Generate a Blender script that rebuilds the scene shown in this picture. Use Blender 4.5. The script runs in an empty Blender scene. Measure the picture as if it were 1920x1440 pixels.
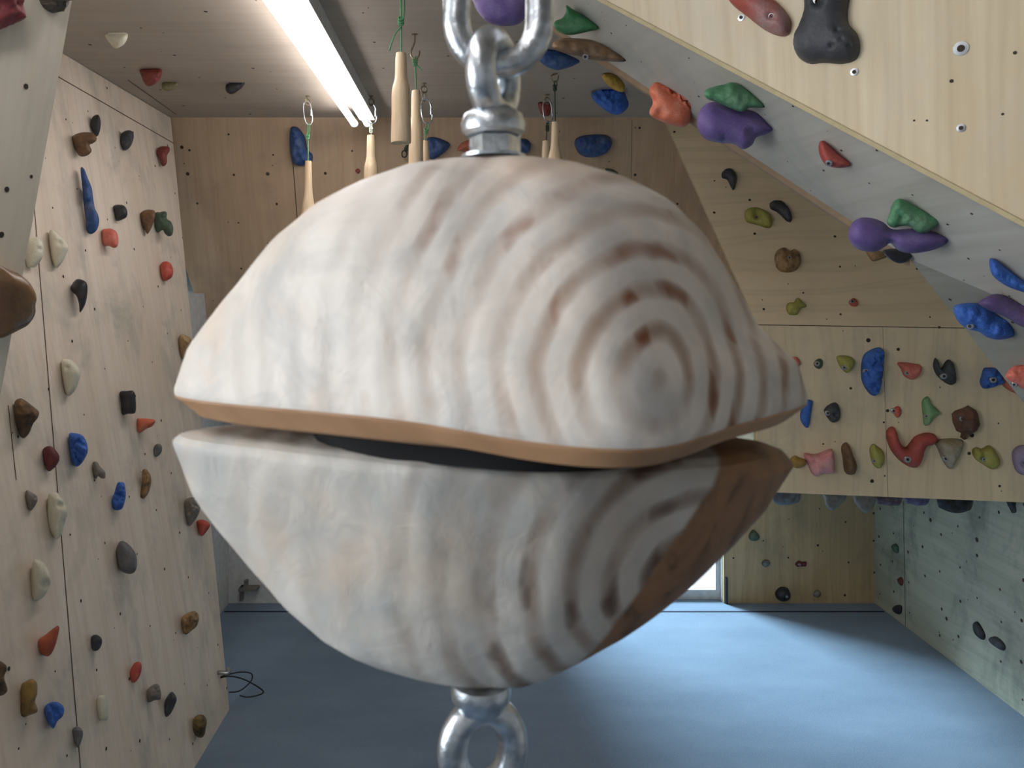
import bpy, bmesh, math, random
from mathutils import Vector, Matrix, noise
from mathutils.geometry import delaunay_2d_cdt, intersect_point_line

C = bpy.context.scene.collection
F = 1450.0; VX, VY = 890.0, 560.0; EYE = 1.575
CAM = Vector((0, 0, EYE))
R = random.Random(7)

# ------------------------------------------------------------------ helpers
def lin(c):
    return tuple(((x/255)/12.92 if x/255 <= .04045 else ((x/255+.055)/1.055)**2.4) for x in c)
def P(px, py, Y):
    return Vector(((px-VX)/F*Y, Y, EYE-(py-VY)/F*Y))
def ray(px, py):
    return Vector(((px-VX)/F, 1, (VY-py)/F))
class Plane:
    def __init__(s, a, b, c):
        s.o = Vector(a)
        n = (Vector(b)-s.o).cross(Vector(c)-s.o).normalized()
        if n.dot(CAM-s.o) < 0: n = -n
        s.n = n
        up = Vector((0, 0, 1)) if abs(n.z) < .9 else Vector((0, 1, 0))
        s.v = (up-n*up.dot(n)).normalized()
        s.u = s.v.cross(n)
        s.m = Matrix((( s.u.x, s.v.x, n.x, s.o.x), (s.u.y, s.v.y, n.y, s.o.y), (s.u.z, s.v.z, n.z, s.o.z), (0, 0, 0, 1)))
        s.mi = s.m.inverted()
    def hit(s, px, py):
        d = ray(px, py); t = (s.o-CAM).dot(s.n)/d.dot(s.n)
        return CAM+d*t
    def dist(s, p): return (p-s.o).dot(s.n)

def mesh_obj(name, verts, faces, mats, loc=(0, 0, 0), parent=None, smooth=False, fm=None, matrix=None):
    me = bpy.data.meshes.new(name)
    me.from_pydata([tuple(v) for v in verts], [], faces); me.update()
    for m in (mats if isinstance(mats, (list, tuple)) else [mats]): me.materials.append(m)
    if smooth: me.polygons.foreach_set('use_smooth', [True]*len(me.polygons))
    if fm: me.polygons.foreach_set('material_index', fm)
    o = bpy.data.objects.new(name, me); C.objects.link(o)
    if matrix is not None: o.matrix_world = matrix
    else: o.location = loc
    if parent: o.parent = parent
    return o
def tag(o, label=None, cat=None, group=None, kind=None):
    if label: o['label'] = label
    if cat: o['category'] = cat
    if group: o['group'] = group
    if kind: o['kind'] = kind
    return o
def empty(name, loc):
    o = bpy.data.objects.new(name, None); C.objects.link(o); o.location = loc
    o.empty_display_size = .02
    return o
class MB:
    def __init__(s): s.v = []; s.f = []; s.m = []; s.sm = []
    def add(s, vs, fs, mi=0):
        k = len(s.v); s.v += [Vector(v) for v in vs]; s.f += [[i+k for i in f] for f in fs]; s.m += [mi]*len(fs)
    def box(s, lo, hi, mi=0):
        x0, y0, z0 = lo; x1, y1, z1 = hi
        s.add([(x0,y0,z0),(x1,y0,z0),(x1,y1,z0),(x0,y1,z0),(x0,y0,z1),(x1,y0,z1),(x1,y1,z1),(x0,y1,z1)],
              [(0,3,2,1),(4,5,6,7),(0,1,5,4),(1,2,6,5),(2,3,7,6),(3,0,4,7)], mi)
    def lathe(s, prof, org=(0, 0, 0), axis=(0, 0, 1), n=24, mi=0, cap=True):
        a = Vector(axis).normalized(); q = a.to_track_quat('Z', 'Y'); org = Vector(org)
        vs = []; fs = []
        for (r, z) in prof:
            for j in range(n):
                t = 2*math.pi*j/n
                vs.append(org+q@Vector((r*math.cos(t), r*math.sin(t), z)))
        for i in range(len(prof)-1):
            for j in range(n):
                fs.append((i*n+j, i*n+(j+1) % n, (i+1)*n+(j+1) % n, (i+1)*n+j))
        if cap:
            fs.append(tuple(range(n-1, -1, -1))); fs.append(tuple((len(prof)-1)*n+j for j in range(n)))
        s.add(vs, fs, mi)
    def tube(s, pts, r, n=10, closed=False, mi=0):
        pts = [Vector(p) for p in pts]; N = len(pts); vs = []; fs = []
        rs = r if isinstance(r, (list, tuple)) else [r]*N
        nrm = None
        for i in range(N):
            t = (pts[(i+1) % N]-pts[i-1]) if closed else (pts[min(i+1, N-1)]-pts[max(i-1, 0)])
            t.normalize()
            if nrm is None: nrm = t.orthogonal().normalized()
            nrm = (nrm-t*nrm.dot(t)).normalized(); b = t.cross(nrm)
            for j in range(n):
                a = 2*math.pi*j/n
                vs.append(pts[i]+(nrm*math.cos(a)+b*math.sin(a))*rs[i])
        for i in range(N if closed else N-1):
            for j in range(n):
                i2 = (i+1) % N
                fs.append((i*n+j, i*n+(j+1) % n, i2*n+(j+1) % n, i2*n+j))
        if not closed:
            fs.append(tuple(range(n-1, -1, -1))); fs.append(tuple((N-1)*n+j for j in range(n)))
        s.add(vs, fs, mi)
    def build(s, name, mats, parent=None, origin=None, smooth=True, flat_above=None):
        o0 = Vector(origin) if origin is not None else Vector((0, 0, 0))
        base = parent.matrix_world.translation if parent else Vector((0, 0, 0))
        if parent:
            base = Vector(parent.location)
            pp = parent.parent
            while pp: base += Vector(pp.location); pp = pp.parent
        if origin is None: o0 = base.copy()
        o = mesh_obj(name, [v-o0 for v in s.v], s.f, mats, o0-base, parent, smooth, s.m)
        if smooth:
            me = o.data
            for p in me.polygons:
                if len(p.vertices) > 6: p.use_smooth = False
            try: me.set_sharp_from_angle(angle=math.radians(38))
            except Exception: pass
        return o
def spline(pts, k=6, closed=False):
    pts = [Vector(p) for p in pts]; n = len(pts); out = []
    rng = range(n if closed else n-1)
    for i in rng:
        if closed: p0, p1, p2, p3 = pts[i-1], pts[i], pts[(i+1) % n], pts[(i+2) % n]
        else: p0, p1, p2, p3 = pts[max(i-1, 0)], pts[i], pts[i+1], pts[min(i+2, n-1)]
        for j in range(k):
            t = j/k
            out.append(.5*((2*p1)+(-p0+p2)*t+(2*p0-5*p1+4*p2-p3)*t*t+(-p0+3*p1-3*p2+p3)*t**3))
    if not closed: out.append(pts[-1])
    return out

# ------------------------------------------------------------------ materials
def newmat(name):
    m = bpy.data.materials.new(name); m.use_nodes = True
    nt = m.node_tree; b = nt.nodes['Principled BSDF']
    return m, nt, b
def N(nt, t, **kw):
    n = nt.nodes.new(t)
    for k, v in kw.items():
        if k in ('loc',): continue
        if k in n.inputs: n.inputs[k].default_value = v
        else: setattr(n, k, v)
    return n
def ramp(nt, fac, stops):
    r = nt.nodes.new('ShaderNodeValToRGB'); e = r.color_ramp.elements
    while len(e) < len(stops): e.new(.5)
    for i, (p, c) in enumerate(stops):
        e[i].position = p; e[i].color = (*c, 1) if len(c) == 3 else c
    nt.links.new(fac, r.inputs[0]); return r.outputs[0]
def mix(nt, fac, a, b, mode='MIX'):
    n = nt.nodes.new('ShaderNodeMix'); n.data_type = 'RGBA'; n.blend_type = mode
    for sock, val in ((n.inputs[0], fac), (n.inputs[6], a), (n.inputs[7], b)):
        if hasattr(val, 'is_linked'): nt.links.new(val, sock)
        elif isinstance(val, (int, float)): sock.default_value = val
        else: sock.default_value = (*val, 1)
    return n.outputs[2]
def noise_n(nt, vec, scale, detail=3, rough=.5, dist=0):
    n = nt.nodes.new('ShaderNodeTexNoise'); n.inputs['Scale'].default_value = scale
    n.inputs['Detail'].default_value = detail; n.inputs['Roughness'].default_value = rough
    n.inputs['Distortion'].default_value = dist
    if vec is not None: nt.links.new(vec, n.inputs['Vector'])
    return n.outputs[0]
def mapping(nt, scale=(1, 1, 1), rot=(0, 0, 0), loc=(0, 0, 0), vec=None):
    m = nt.nodes.new('ShaderNodeMapping')
    m.inputs['Scale'].default_value = scale; m.inputs['Rotation'].default_value = rot; m.inputs['Location'].default_value = loc
    if vec is None:
        t = nt.nodes.new('ShaderNodeTexCoord'); vec = t.outputs['Object']
    nt.links.new(vec, m.inputs['Vector']); return m.outputs[0]
def bump(nt, b, h, strength, dist=.002):
    n = nt.nodes.new('ShaderNodeBump'); n.inputs['Strength'].default_value = strength; n.inputs['Distance'].default_value = dist
    nt.links.new(h, n.inputs['Height']); nt.links.new(n.outputs[0], b.inputs['Normal'])

def ply(name, light, dark, dirt=(120, 125, 112), dirt_amt=.35, grain='v', fig=.25, seed=0., contrast=1.):
    """birch plywood: long grain, cathedral figure, smudges"""
    m, nt, b = newmat(name)
    sc = (22, 1.1, 1) if grain == 'v' else (1.1, 22, 1)
    g = noise_n(nt, mapping(nt, sc, loc=(seed, seed, 0)), 1.6, 5, .6, .3)
    L, D = lin(light), lin(dark)
    col = ramp(nt, g, [(.3, tuple(l*.35+d*.65 for l, d in zip(L, D))), (.5, tuple(l*.75+d*.25 for l, d in zip(L, D))), (.66, L)])
    patch = noise_n(nt, mapping(nt, (1, .5, 1) if grain == 'v' else (.5, 1, 1), loc=(seed, 5, 0)), 3.2, 3, .5, .6)
    col = mix(nt, ramp(nt, patch, [(.42, (0, 0, 0)), (.68, (.6,)*3)]), col, D)
    sc2 = (2.6, .7, 1) if grain == 'v' else (.7, 2.6, 1)
    w = nt.nodes.new('ShaderNodeTexWave'); w.wave_type = 'BANDS'; w.bands_direction = 'X' if grain == 'v' else 'Y'
    w.inputs['Scale'].default_value = 1.3; w.inputs['Distortion'].default_value = 9; w.inputs['Detail'].default_value = 2.5
    w.inputs['Detail Scale'].default_value = .8
    nt.links.new(mapping(nt, sc2, loc=(seed*2, 3+seed, 0)), w.inputs['Vector'])
    wf = ramp(nt, w.outputs[1], [(.0, (0, 0, 0)), (.6, (0, 0, 0)), (.85, (fig,)*3), (1, (fig*.3,)*3)])
    col = mix(nt, wf, col, tuple(x*.72 for x in D))
    d = noise_n(nt, mapping(nt, (1.5, 1, 1), loc=(7+seed, 1, 0)), 2.6, 6, .68, .4)
    df = ramp(nt, d, [(.5, (0, 0, 0)), (.72, (dirt_amt,)*3)])
    col = mix(nt, df, col, lin(dirt))
    nt.links.new(col, b.inputs['Base Color'])
    b.inputs['Roughness'].default_value = .62
    bump(nt, b, g, .12, .001)
    return m
def plain(name, c, rough=.5, metal=0., bumpy=0., spec=None):
    m, nt, b = newmat(name)
    n = noise_n(nt, mapping(nt), 40, 3)
    L = lin(c)
    col = ramp(nt, n, [(.3, tuple(x*.86 for x in L)), (.7, tuple(min(1, x*1.08) for x in L))])
    nt.links.new(col, b.inputs['Base Color'])
    b.inputs['Roughness'].default_value = rough; b.inputs['Metallic'].default_value = metal
    if bumpy: bump(nt, b, noise_n(nt, mapping(nt), 160, 3), bumpy, .002)
    return m
HM = {}
def hold_mat(c, c2=None, sc=28, thr=.55, rough=.58, bmp=.5, name=None):
    key = (c, c2, sc, thr, rough, bmp)
    if key in HM: return HM[key]
    m, nt, b = newmat(name or 'resin')
    def dust(q): m_ = sum(q)/3; return tuple(x*.84+m_*.16+4 for x in q)
    c = dust(c); c2 = dust(c2) if c2 else None
    c2 = c2 or tuple(int(x*.66+70) if sum(c) < 330 else int(x*.8) for x in c)
    n = noise_n(nt, mapping(nt), sc, 5, .65, .4)
    L, D = lin(c), lin(c2)
    col = ramp(nt, n, [(thr-.12, L), (thr+.13, D)])
    fine = noise_n(nt, mapping(nt), 300, 2)
    col = mix(nt, ramp(nt, fine, [(.42, (.22,)*3), (.6, (0, 0, 0))]), col, tuple(x*.5 for x in L))
    nt.links.new(col, b.inputs['Base Color']); b.inputs['Roughness'].default_value = rough
    bump(nt, b, mix(nt, .45, noise_n(nt, mapping(nt), 170, 4, .6), noise_n(nt, mapping(nt), 55, 2, .5)), min(1, bmp*1.3), .006 if bmp > .6 else .003)
    HM[key] = m; return m

M_left = ply('plywood_left', (228, 215, 198), (210, 192, 170), (138, 142, 132), .6, 'v', .16, 1.3)
M_leftnear = ply('plywood_near', (238, 228, 210), (224, 210, 186), (190, 182, 168), .3, 'v', .15, 4.)
M_ceil = ply('plywood_ceiling', (186, 174, 158), (168, 154, 138), (140, 138, 134), .3, 'u', .06, 2.2)
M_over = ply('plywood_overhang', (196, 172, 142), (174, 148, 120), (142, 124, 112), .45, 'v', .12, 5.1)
M_p1 = ply('plywood_slope', (238, 218, 182), (224, 202, 164), (180, 172, 152), .2, 'u', .28, 3.3)
M_p2 = ply('plywood_volume', (240, 222, 186), (226, 204, 166), (166, 168, 150), .45, 'v', .22, 6.5)
M_T = ply('plywood_top', (232, 216, 184), (206, 184, 146), (212, 206, 192), .5, 'v', .2, 8.2)
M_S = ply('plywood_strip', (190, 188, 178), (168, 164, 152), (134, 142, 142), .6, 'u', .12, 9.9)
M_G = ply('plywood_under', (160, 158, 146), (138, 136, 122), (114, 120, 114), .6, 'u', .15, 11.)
M_low = ply('plywood_low', (196, 172, 132), (172, 146, 108), (122, 116, 98), .45, 'v', .2, 12.)
M_right = ply('plywood_right', (186, 188, 170), (156, 160, 142), (96, 104, 94), .85, 'u', .22, 14.)
M_hole = plain('dark_hole', (66, 56, 46), .9)
M_seam = plain('dark_seam', (84, 66, 46), .9)  # dark brown for panel joints and the overhang's edges
M_edge = plain('plywood_edge', (196, 180, 140), .7)
M_edged = plain('plywood_edge_brown', (140, 118, 92), .7)
M_white = plain('white_paint', (212, 212, 210), .6)
M_steel, nt, b = newmat('galvanised_steel')
b.inputs['Metallic'].default_value = 1; b.inputs['Roughness'].default_value = .3
nt.links.new(ramp(nt, noise_n(nt, mapping(nt), 120, 4), [(.35, lin((176, 182, 188))), (.65, lin((222, 228, 234)))]), b.inputs['Base Color'])
bump(nt, b, noise_n(nt, mapping(nt), 260, 4, .6), .35, .0012)
M_bolt = plain('bolt_steel', (176, 178, 180), .32, .9)
M_brass = plain('dull_brass_steel', (150, 136, 112), .4, .9)
M_cord = plain('green_cord', (96, 150, 106), .8, 0, .5)
M_cordw = plain('pale_cord', (190, 200, 180), .8)
M_cordd = plain('dark_green_cord', (60, 78, 62), .8)
M_black = plain('black_rubber', (26, 27, 32), .6)
def pegwood(name, a, c):
    m, nt, b = newmat(name)
    g = noise_n(nt, mapping(nt, (60, 60, 4)), 2.2, 4, .6, .3)
    nt.links.new(ramp(nt, g, [(.3, lin(c)), (.65, lin(a))]), b.inputs['Base Color'])
    b.inputs['Roughness'].default_value = .5
    return m
M_peg = pegwood('turned_beech', (234, 212, 178), (218, 188, 148))

# carpet
M_carpet, nt, b = newmat('blue_grey_carpet')
n1 = noise_n(nt, mapping(nt), 260, 4, .7); n2 = noise_n(nt, mapping(nt, (1, 2.2, 1)), 1.6, 4, .6)
col = ramp(nt, n1, [(.3, lin((84, 99, 120))), (.7, lin((122, 146, 170)))])
col = mix(nt, ramp(nt, n2, [(.4, (.0,)*3), (.7, (.35,)*3)]), col, lin((140, 160, 180)))
nt.links.new(col, b.inputs['Base Color']); b.inputs['Roughness'].default_value = .95
b.inputs['Sheen Weight'].default_value = .2
bump(nt, b, n1, .6, .004)

CXO = .0106
# carved ash with growth rings
def ringwood(name, centre, axis_rot, pale, mid, dark, spot=1., heart=None, rs=16.):
    m, nt, b = newmat(name)
    mp = mapping(nt, (1, 1, 1), axis_rot, (0, 0, 0), vec=mapping(nt, (1, 1, 1), (0, 0, 0), tuple(-x for x in centre)))
    w = nt.nodes.new('ShaderNodeTexWave'); w.wave_type = 'RINGS'; w.rings_direction = 'Z'; w.wave_profile = 'SIN'
    w.inputs['Scale'].default_value = rs; w.inputs['Distortion'].default_value = 2.4
    w.inputs['Detail'].default_value = 3; w.inputs['Detail Scale'].default_value = .8; w.inputs['Detail Roughness'].default_value = .55
    nt.links.new(mp, w.inputs['Vector'])
    Lp, Lm, Ld = lin(pale), lin(mid), lin(dark)
    patch = noise_n(nt, mapping(nt, (1, 1, 1), loc=(.3, .1, .7)), 9, 3, .55)
    ringf = ramp(nt, w.outputs[1], [(.0, (1, 1, 1)), (.3, (.55, .55, .55)), (.6, (0, 0, 0))])
    base = mix(nt, ramp(nt, patch, [(.4, (0, 0, 0)), (.62, (1, 1, 1))]), Lp, tuple(x*y for x, y in zip(Lp, (.84, .8, .76))))
    blue = noise_n(nt, mapping(nt, loc=(1.3, .4, .9)), 14, 4, .6, .8)
    base = mix(nt, ramp(nt, blue, [(.45, (0, 0, 0)), (.62, (.75,)*3)]), base, tuple(x*y for x, y in zip(Lp, (.66, .70, .74))))
    warm = noise_n(nt, mapping(nt, loc=(2.3, 1.4, .2)), 11, 3, .6, .6)
    base = mix(nt, ramp(nt, warm, [(.52, (0, 0, 0)), (.7, (.6,)*3)]), base, tuple(x*y for x, y in zip(Lp, (.95, .76, .62))))
    sep = nt.nodes.new('ShaderNodeSeparateXYZ'); nt.links.new(mapping(nt), sep.inputs[0])
    gx = nt.nodes.new('ShaderNodeMapRange'); gx.inputs[1].default_value = -.075; gx.inputs[2].default_value = .02
    nt.links.new(sep.outputs[0], gx.inputs[0])
    f0 = nt.nodes.new('ShaderNodeMath'); f0.operation = 'MULTIPLY'
    nt.links.new(ramp(nt, noise_n(nt, mapping(nt, loc=(.6, .2, .1)), 12, 3, .6), [(.38, (.22,)*3), (.6, (1, 1, 1))]), f0.inputs[0])
    nt.links.new(gx.outputs[0], f0.inputs[1])
    f1 = nt.nodes.new('ShaderNodeMath'); f1.operation = 'MULTIPLY'
    nt.links.new(ringf, f1.inputs[0]); nt.links.new(f0.outputs[0], f1.inputs[1])
    col = mix(nt, f1.outputs[0], base, Lm)
    sp = noise_n(nt, mapping(nt, (1, 1, .6), loc=(.31, .32, .15)), 34, 2, .5)
    spf = ramp(nt, sp, [(.54, (0, 0, 0)), (.61, (spot,)*3)])
    f2 = nt.nodes.new('ShaderNodeMath'); f2.operation = 'MULTIPLY'
    nt.links.new(spf, f2.inputs[0]); nt.links.new(f1.outputs[0], f2.inputs[1])
    col = mix(nt, f2.outputs[0], col, Ld)
    if heart:  # darker brown on the right side, past a slanting wobbly line
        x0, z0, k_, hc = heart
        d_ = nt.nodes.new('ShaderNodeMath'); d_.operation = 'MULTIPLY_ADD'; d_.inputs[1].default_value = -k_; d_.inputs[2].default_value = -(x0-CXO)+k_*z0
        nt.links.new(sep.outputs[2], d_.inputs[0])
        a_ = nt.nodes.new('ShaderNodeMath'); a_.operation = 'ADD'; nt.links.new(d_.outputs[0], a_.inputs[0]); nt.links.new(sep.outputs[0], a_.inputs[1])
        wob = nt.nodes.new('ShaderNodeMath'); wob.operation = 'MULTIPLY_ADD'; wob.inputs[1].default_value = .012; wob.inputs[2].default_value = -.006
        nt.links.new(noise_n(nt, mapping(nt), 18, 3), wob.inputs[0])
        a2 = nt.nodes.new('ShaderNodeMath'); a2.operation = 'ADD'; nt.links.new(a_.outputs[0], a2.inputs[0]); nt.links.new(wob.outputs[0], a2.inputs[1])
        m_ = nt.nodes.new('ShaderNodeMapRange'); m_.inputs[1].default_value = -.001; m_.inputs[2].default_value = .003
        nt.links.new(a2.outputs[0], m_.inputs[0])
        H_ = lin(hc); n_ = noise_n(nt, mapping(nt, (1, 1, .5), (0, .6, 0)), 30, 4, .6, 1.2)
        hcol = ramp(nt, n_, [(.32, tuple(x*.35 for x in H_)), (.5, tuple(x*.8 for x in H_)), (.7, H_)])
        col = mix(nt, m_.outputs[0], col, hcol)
    nt.links.new(col, b.inputs['Base Color'])
    b.inputs['Roughness'].default_value = .55
    vo = nt.nodes.new('ShaderNodeTexVoronoi'); vo.feature = 'SMOOTH_F1'; vo.inputs['Scale'].default_value = 26
    nt.links.new(mapping(nt, (1, 1, .55), (0, .5, 0)), vo.inputs['Vector'])
    bm = mix(nt, .5, vo.outputs['Distance'], noise_n(nt, mapping(nt), 40, 4, .6, .5))
    bump(nt, b, mix(nt, .12, bm, w.outputs[1]), .5, .006)
    return m

# ------------------------------------------------------------------ planes of the room
CZ = .797+EYE                                        # ceiling height
PL_ceil = Plane((0, 0, CZ), (1, 0, CZ), (0, 1, CZ))
lt = P(320, 221, 3.4); lb = P(430, 1330, 1.575*F/770)  # top and foot of the left wall's far edge
PL_left = Plane(lt, lb, lt-Vector((0, 1, 0)))
PL_over = Plane((0, 3.4, CZ), (1, 3.4, CZ), (0, 3.75, CZ-1.15))
PL_back = Plane((0, 4, 0), (1, 4, 0), (0, 4, 1))
a = P(1245, 222, 3.38); bq = P(1418, 609, 2.96)
v0 = P(1418, 922, 2.955); v1 = P(1920, 945, 2.80)
PL_p2 = Plane(v0, v1, v0+Vector((0, 0, 1)))
bq = PL_p2.hit(1418, 608); cq = PL_p2.hit(1800, 614)
PL_p1 = Plane(a, bq, cq)
PL_right = Plane((2.07, 4, 0), (2.07, 3, 0), (2.07, 4, 1))
A0 = P(1920, 415, 1.15); A1 = P(1134, 0, 1.5); B0 = P(1690, 478, 1.45)
PL_S = Plane(A0, A1, B0)
PL_T = Plane(A0, A1, P(1920, 0, 1.12))
g0 = PL_S.hit(1706, 486); g1 = PL_S.hit(1920, 577)
PL_G = Plane(g0, g1, P(1920, 756, 1.52))
PL_L = Plane(P(135, 0, 1.25), P(0, 740, 1.25), P(-200, 300, 1.02))
PL_floor = Plane((0, 0, 0), (1, 0, 0), (0, 1, 0))

def in_poly(p, poly):
    x, y = p; c = False
    for i in range(len(poly)):
        x1, y1 = poly[i-1]; x2, y2 = poly[i]
        if (y1 > y) != (y2 > y) and x < (x2-x1)*(y-y1)/(y2-y1)+x1: c = not c
    return c
def panel(name, pl, pts, mat, thick=.018, seams=(), grid=None, dots=(), edge=None, label=None, seed=1, gr=.0055, cat='wall'):
    """pts: world points of the outline. Holes and seams lie in the same mesh."""
    loc = [pl.mi@Vector(p) for p in pts]; poly = [(p.x, p.y) for p in loc]
    ar = sum(poly[i-1][0]*poly[i][1]-poly[i][0]*poly[i-1][1] for i in range(len(poly)))
    if ar < 0: poly.reverse()
    n = len(poly); mb = MB()
    mb.add([(x, y, 0) for x, y in poly], [tuple(range(n))], 0)
    mb.add([(x, y, -thick) for x, y in poly], [tuple(range(n-1, -1, -1))], 0)
    for i in range(n):
        j = (i+1) % n
        mb.add([(*poly[i], 0), (*poly[i], -thick), (*poly[j], -thick), (*poly[j], 0)], [(0, 1, 2, 3)], 3)
    for (p, q, w) in seams:
        p = pl.mi@pl.hit(*p); q = pl.mi@pl.hit(*q); d = (q-p).normalized(); s = Vector((-d.y, d.x, 0))*w/2
        mb.add([(p+s)+Vector((0, 0, .0007)), (p-s)+Vector((0, 0, .0007)), (q-s)+Vector((0, 0, .0007)), (q+s)+Vector((0, 0, .0007))], [(0, 1, 2, 3)], 2)
    def disc(x, y, r, mi=1):
        k = 10
        mb.add([(x+r*math.cos(2*math.pi*i/k), y+r*math.sin(2*math.pi*i/k), .0009) for i in range(k)], [tuple(range(k))], mi)
    rr = random.Random(seed)
    if grid:
        xs = [p[0] for p in poly]; ys = [p[1] for p in poly]
        x = min(xs)+.05; row = 0
        while x < max(xs):
            y = min(ys)+.06+(grid/2 if row % 2 else 0)
            while y < max(ys):
                q = (x+rr.uniform(-.012, .012), y+rr.uniform(-.02, .02))
                if in_poly(q, poly) and rr.random() < .85: disc(q[0], q[1], gr*rr.uniform(.6, 1.1))
                if rr.random() < .3:
                    q = (q[0]+rr.uniform(-.06, .06), q[1]+rr.uniform(-.06, .06))
                    if in_poly(q, poly): disc(q[0], q[1], gr*.45)
                y += grid
            x += grid*.86; row += 1
    for (px, py, r) in dots:
        q = pl.mi@pl.hit(px, py); disc(q.x, q.y, r)
    o = mesh_obj(name, mb.v, mb.f, [mat, M_hole, M_seam, edge or M_edge], fm=mb.m, matrix=pl.m)
    return tag(o, label, cat, None, 'structure')

# floor
mb = MB(); mb.box((-2.2, -2.2, -.05), (2.2, 4.05, 0))
tag(mb.build('floor', [M_carpet], smooth=False), 'blue grey carpeted floor of the climbing room', 'floor', None, 'structure')
mb = MB()   # joint where the carpet meets the strip along the back wall
yj = 1.575*F/(1147-560)
mb.box((-1.26, yj-.006, 0), (2.06, yj+.006, .0015))
tag(mb.build('trim_1', [plain('carpet_joint', (34, 40, 62), .95)], smooth=False), 'dark carpet joint along the back wall', 'trim', None, 'structure')

# ceiling
panel('ceiling', PL_ceil, [(-2.0, -2.2, CZ), (2.2, -2.2, CZ), (2.2, 3.42, CZ), (-2.0, 3.42, CZ)], M_ceil, .02, grid=.26, seed=3, gr=.006,
      seams=[((330, 214), (240, 150), .004)], label='plywood ceiling with bolt holes', cat='ceiling')
# left climbing wall
fl = Vector((lb.x, .85, 0)); ft = Vector((lt.x, .85, CZ))
panel('wall_left', PL_left, [lt, lb+Vector((0, 0, .0)), fl, ft], M_left, .018, grid=.2, seed=5, gr=.0048,
      seams=[((64, 390), (151, 1445), .004), ((100, 139), (326, 269), .004), ((15, 760), (30, 900), .003)],
      label='leaning plywood climbing wall on the left')
# back overhang
ylow = 3.80; zlow = CZ-1.15*(ylow-3.4)/.35
oc = [PL_over.hit(255, 221), PL_over.hit(1400, 221)]
oc = [Vector((oc[0].x, 3.4, CZ)), Vector((1.35, 3.4, CZ)), Vector((1.9, ylow, zlow)), PL_over.hit(452, 860)]
oc[3].z = zlow; oc[3].y = ylow; oc[3].x = -1.20
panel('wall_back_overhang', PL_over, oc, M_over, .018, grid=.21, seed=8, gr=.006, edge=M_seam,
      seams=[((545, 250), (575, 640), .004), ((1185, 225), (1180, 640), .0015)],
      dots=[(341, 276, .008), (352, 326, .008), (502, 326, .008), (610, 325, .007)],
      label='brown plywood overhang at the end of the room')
# white back wall, doorway with glazed door
mb = MB()
mb.box((-1.6, 4, 0), (.2, 4.12, CZ)); mb.box((.2, 4, 1.5), (2.2, 4.12, CZ))
mb.box((1.285, 4.02, 0), (2.2, 4.12, 1.5))
tag(mb.build('wall_back', [M_white], smooth=False), 'white painted back wall around the glazed door', 'wall', None, 'structure')
mb = MB(); mb.box((-1.32, 3.0, 0), (-1.272, 4, 1.60)); mb.box((-1.5, 3.0, 1.6), (-1.40, 4.0, CZ))
tag(mb.build('wall_left_white', [M_white], smooth=False), 'white wall behind the end of the left climbing wall', 'wall', None, 'structure')
# door frame and panes
dr = empty('door_1', (.72, 4.1, 0)); tag(dr, 'white framed glazed door under the back overhang', 'door', None, 'structure')
mb = MB()
for (x0, x1) in ((.2, .26), (1.262, 1.285)): mb.box((x0, 4.05, 0), (x1, 4.11, 1.5))
mb.box((.26, 4.05, 0), (1.262, 4.11, .05)); mb.box((.26, 4.05, 1.44), (1.262, 4.11, 1.5))
mb.build('door_frame', [M_white], dr, smooth=False)
M_glass, nt, b = newmat('glass')
b.inputs['Roughness'].default_value = .02; b.inputs['Base Color'].default_value = (.9, .95, .95, 1)
tr_ = nt.nodes.new('ShaderNodeBsdfTransparent'); mx_ = nt.nodes.new('ShaderNodeMixShader'); mx_.inputs[0].default_value = .08
nt.links.new(tr_.outputs[0], mx_.inputs[1]); nt.links.new(b.outputs[0], mx_.inputs[2])
nt.links.new(mx_.outputs[0], nt.nodes['Material Output'].inputs[0])
mb = MB(); mb.box((.26, 4.078, .05), (1.262, 4.082, 1.44)); mb.build('door_pane', [M_glass], dr, smooth=False)
mb = MB(); q = P(1357, 1100, 4.0)
mb.box((q.x+.008, 3.985, .0), (q.x+.016, 4.0, .135)); mb.build('door_seal', [M_black], dr, smooth=False)
# low back wall right of the door
panel('wall_back_low', PL_back, [(1.288, 4, 0), (2.07, 4, 0), (2.07, 4, 1.3), (1.45, 4, 1.3), (1.45, 4, .75), (1.288, 4, .75)], M_low, .02, grid=.17, seed=11, gr=.006,
      label='low brown plywood wall right of the door')
panel('wall_right', PL_right, [(2.07, 4, 0), (2.07, 1.0, 0), (2.07, 1.0, 1.4), (2.07, 4, 1.4)], M_right, .02, grid=.15, seed=12, gr=.007,
      seams=[((1694, 940), (1698, 1180), .004)], dots=[(1745, 975, .01), (1832, 1012, .01), (1775, 1160, .009)], label='low weathered plywood wall on the right')
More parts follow.
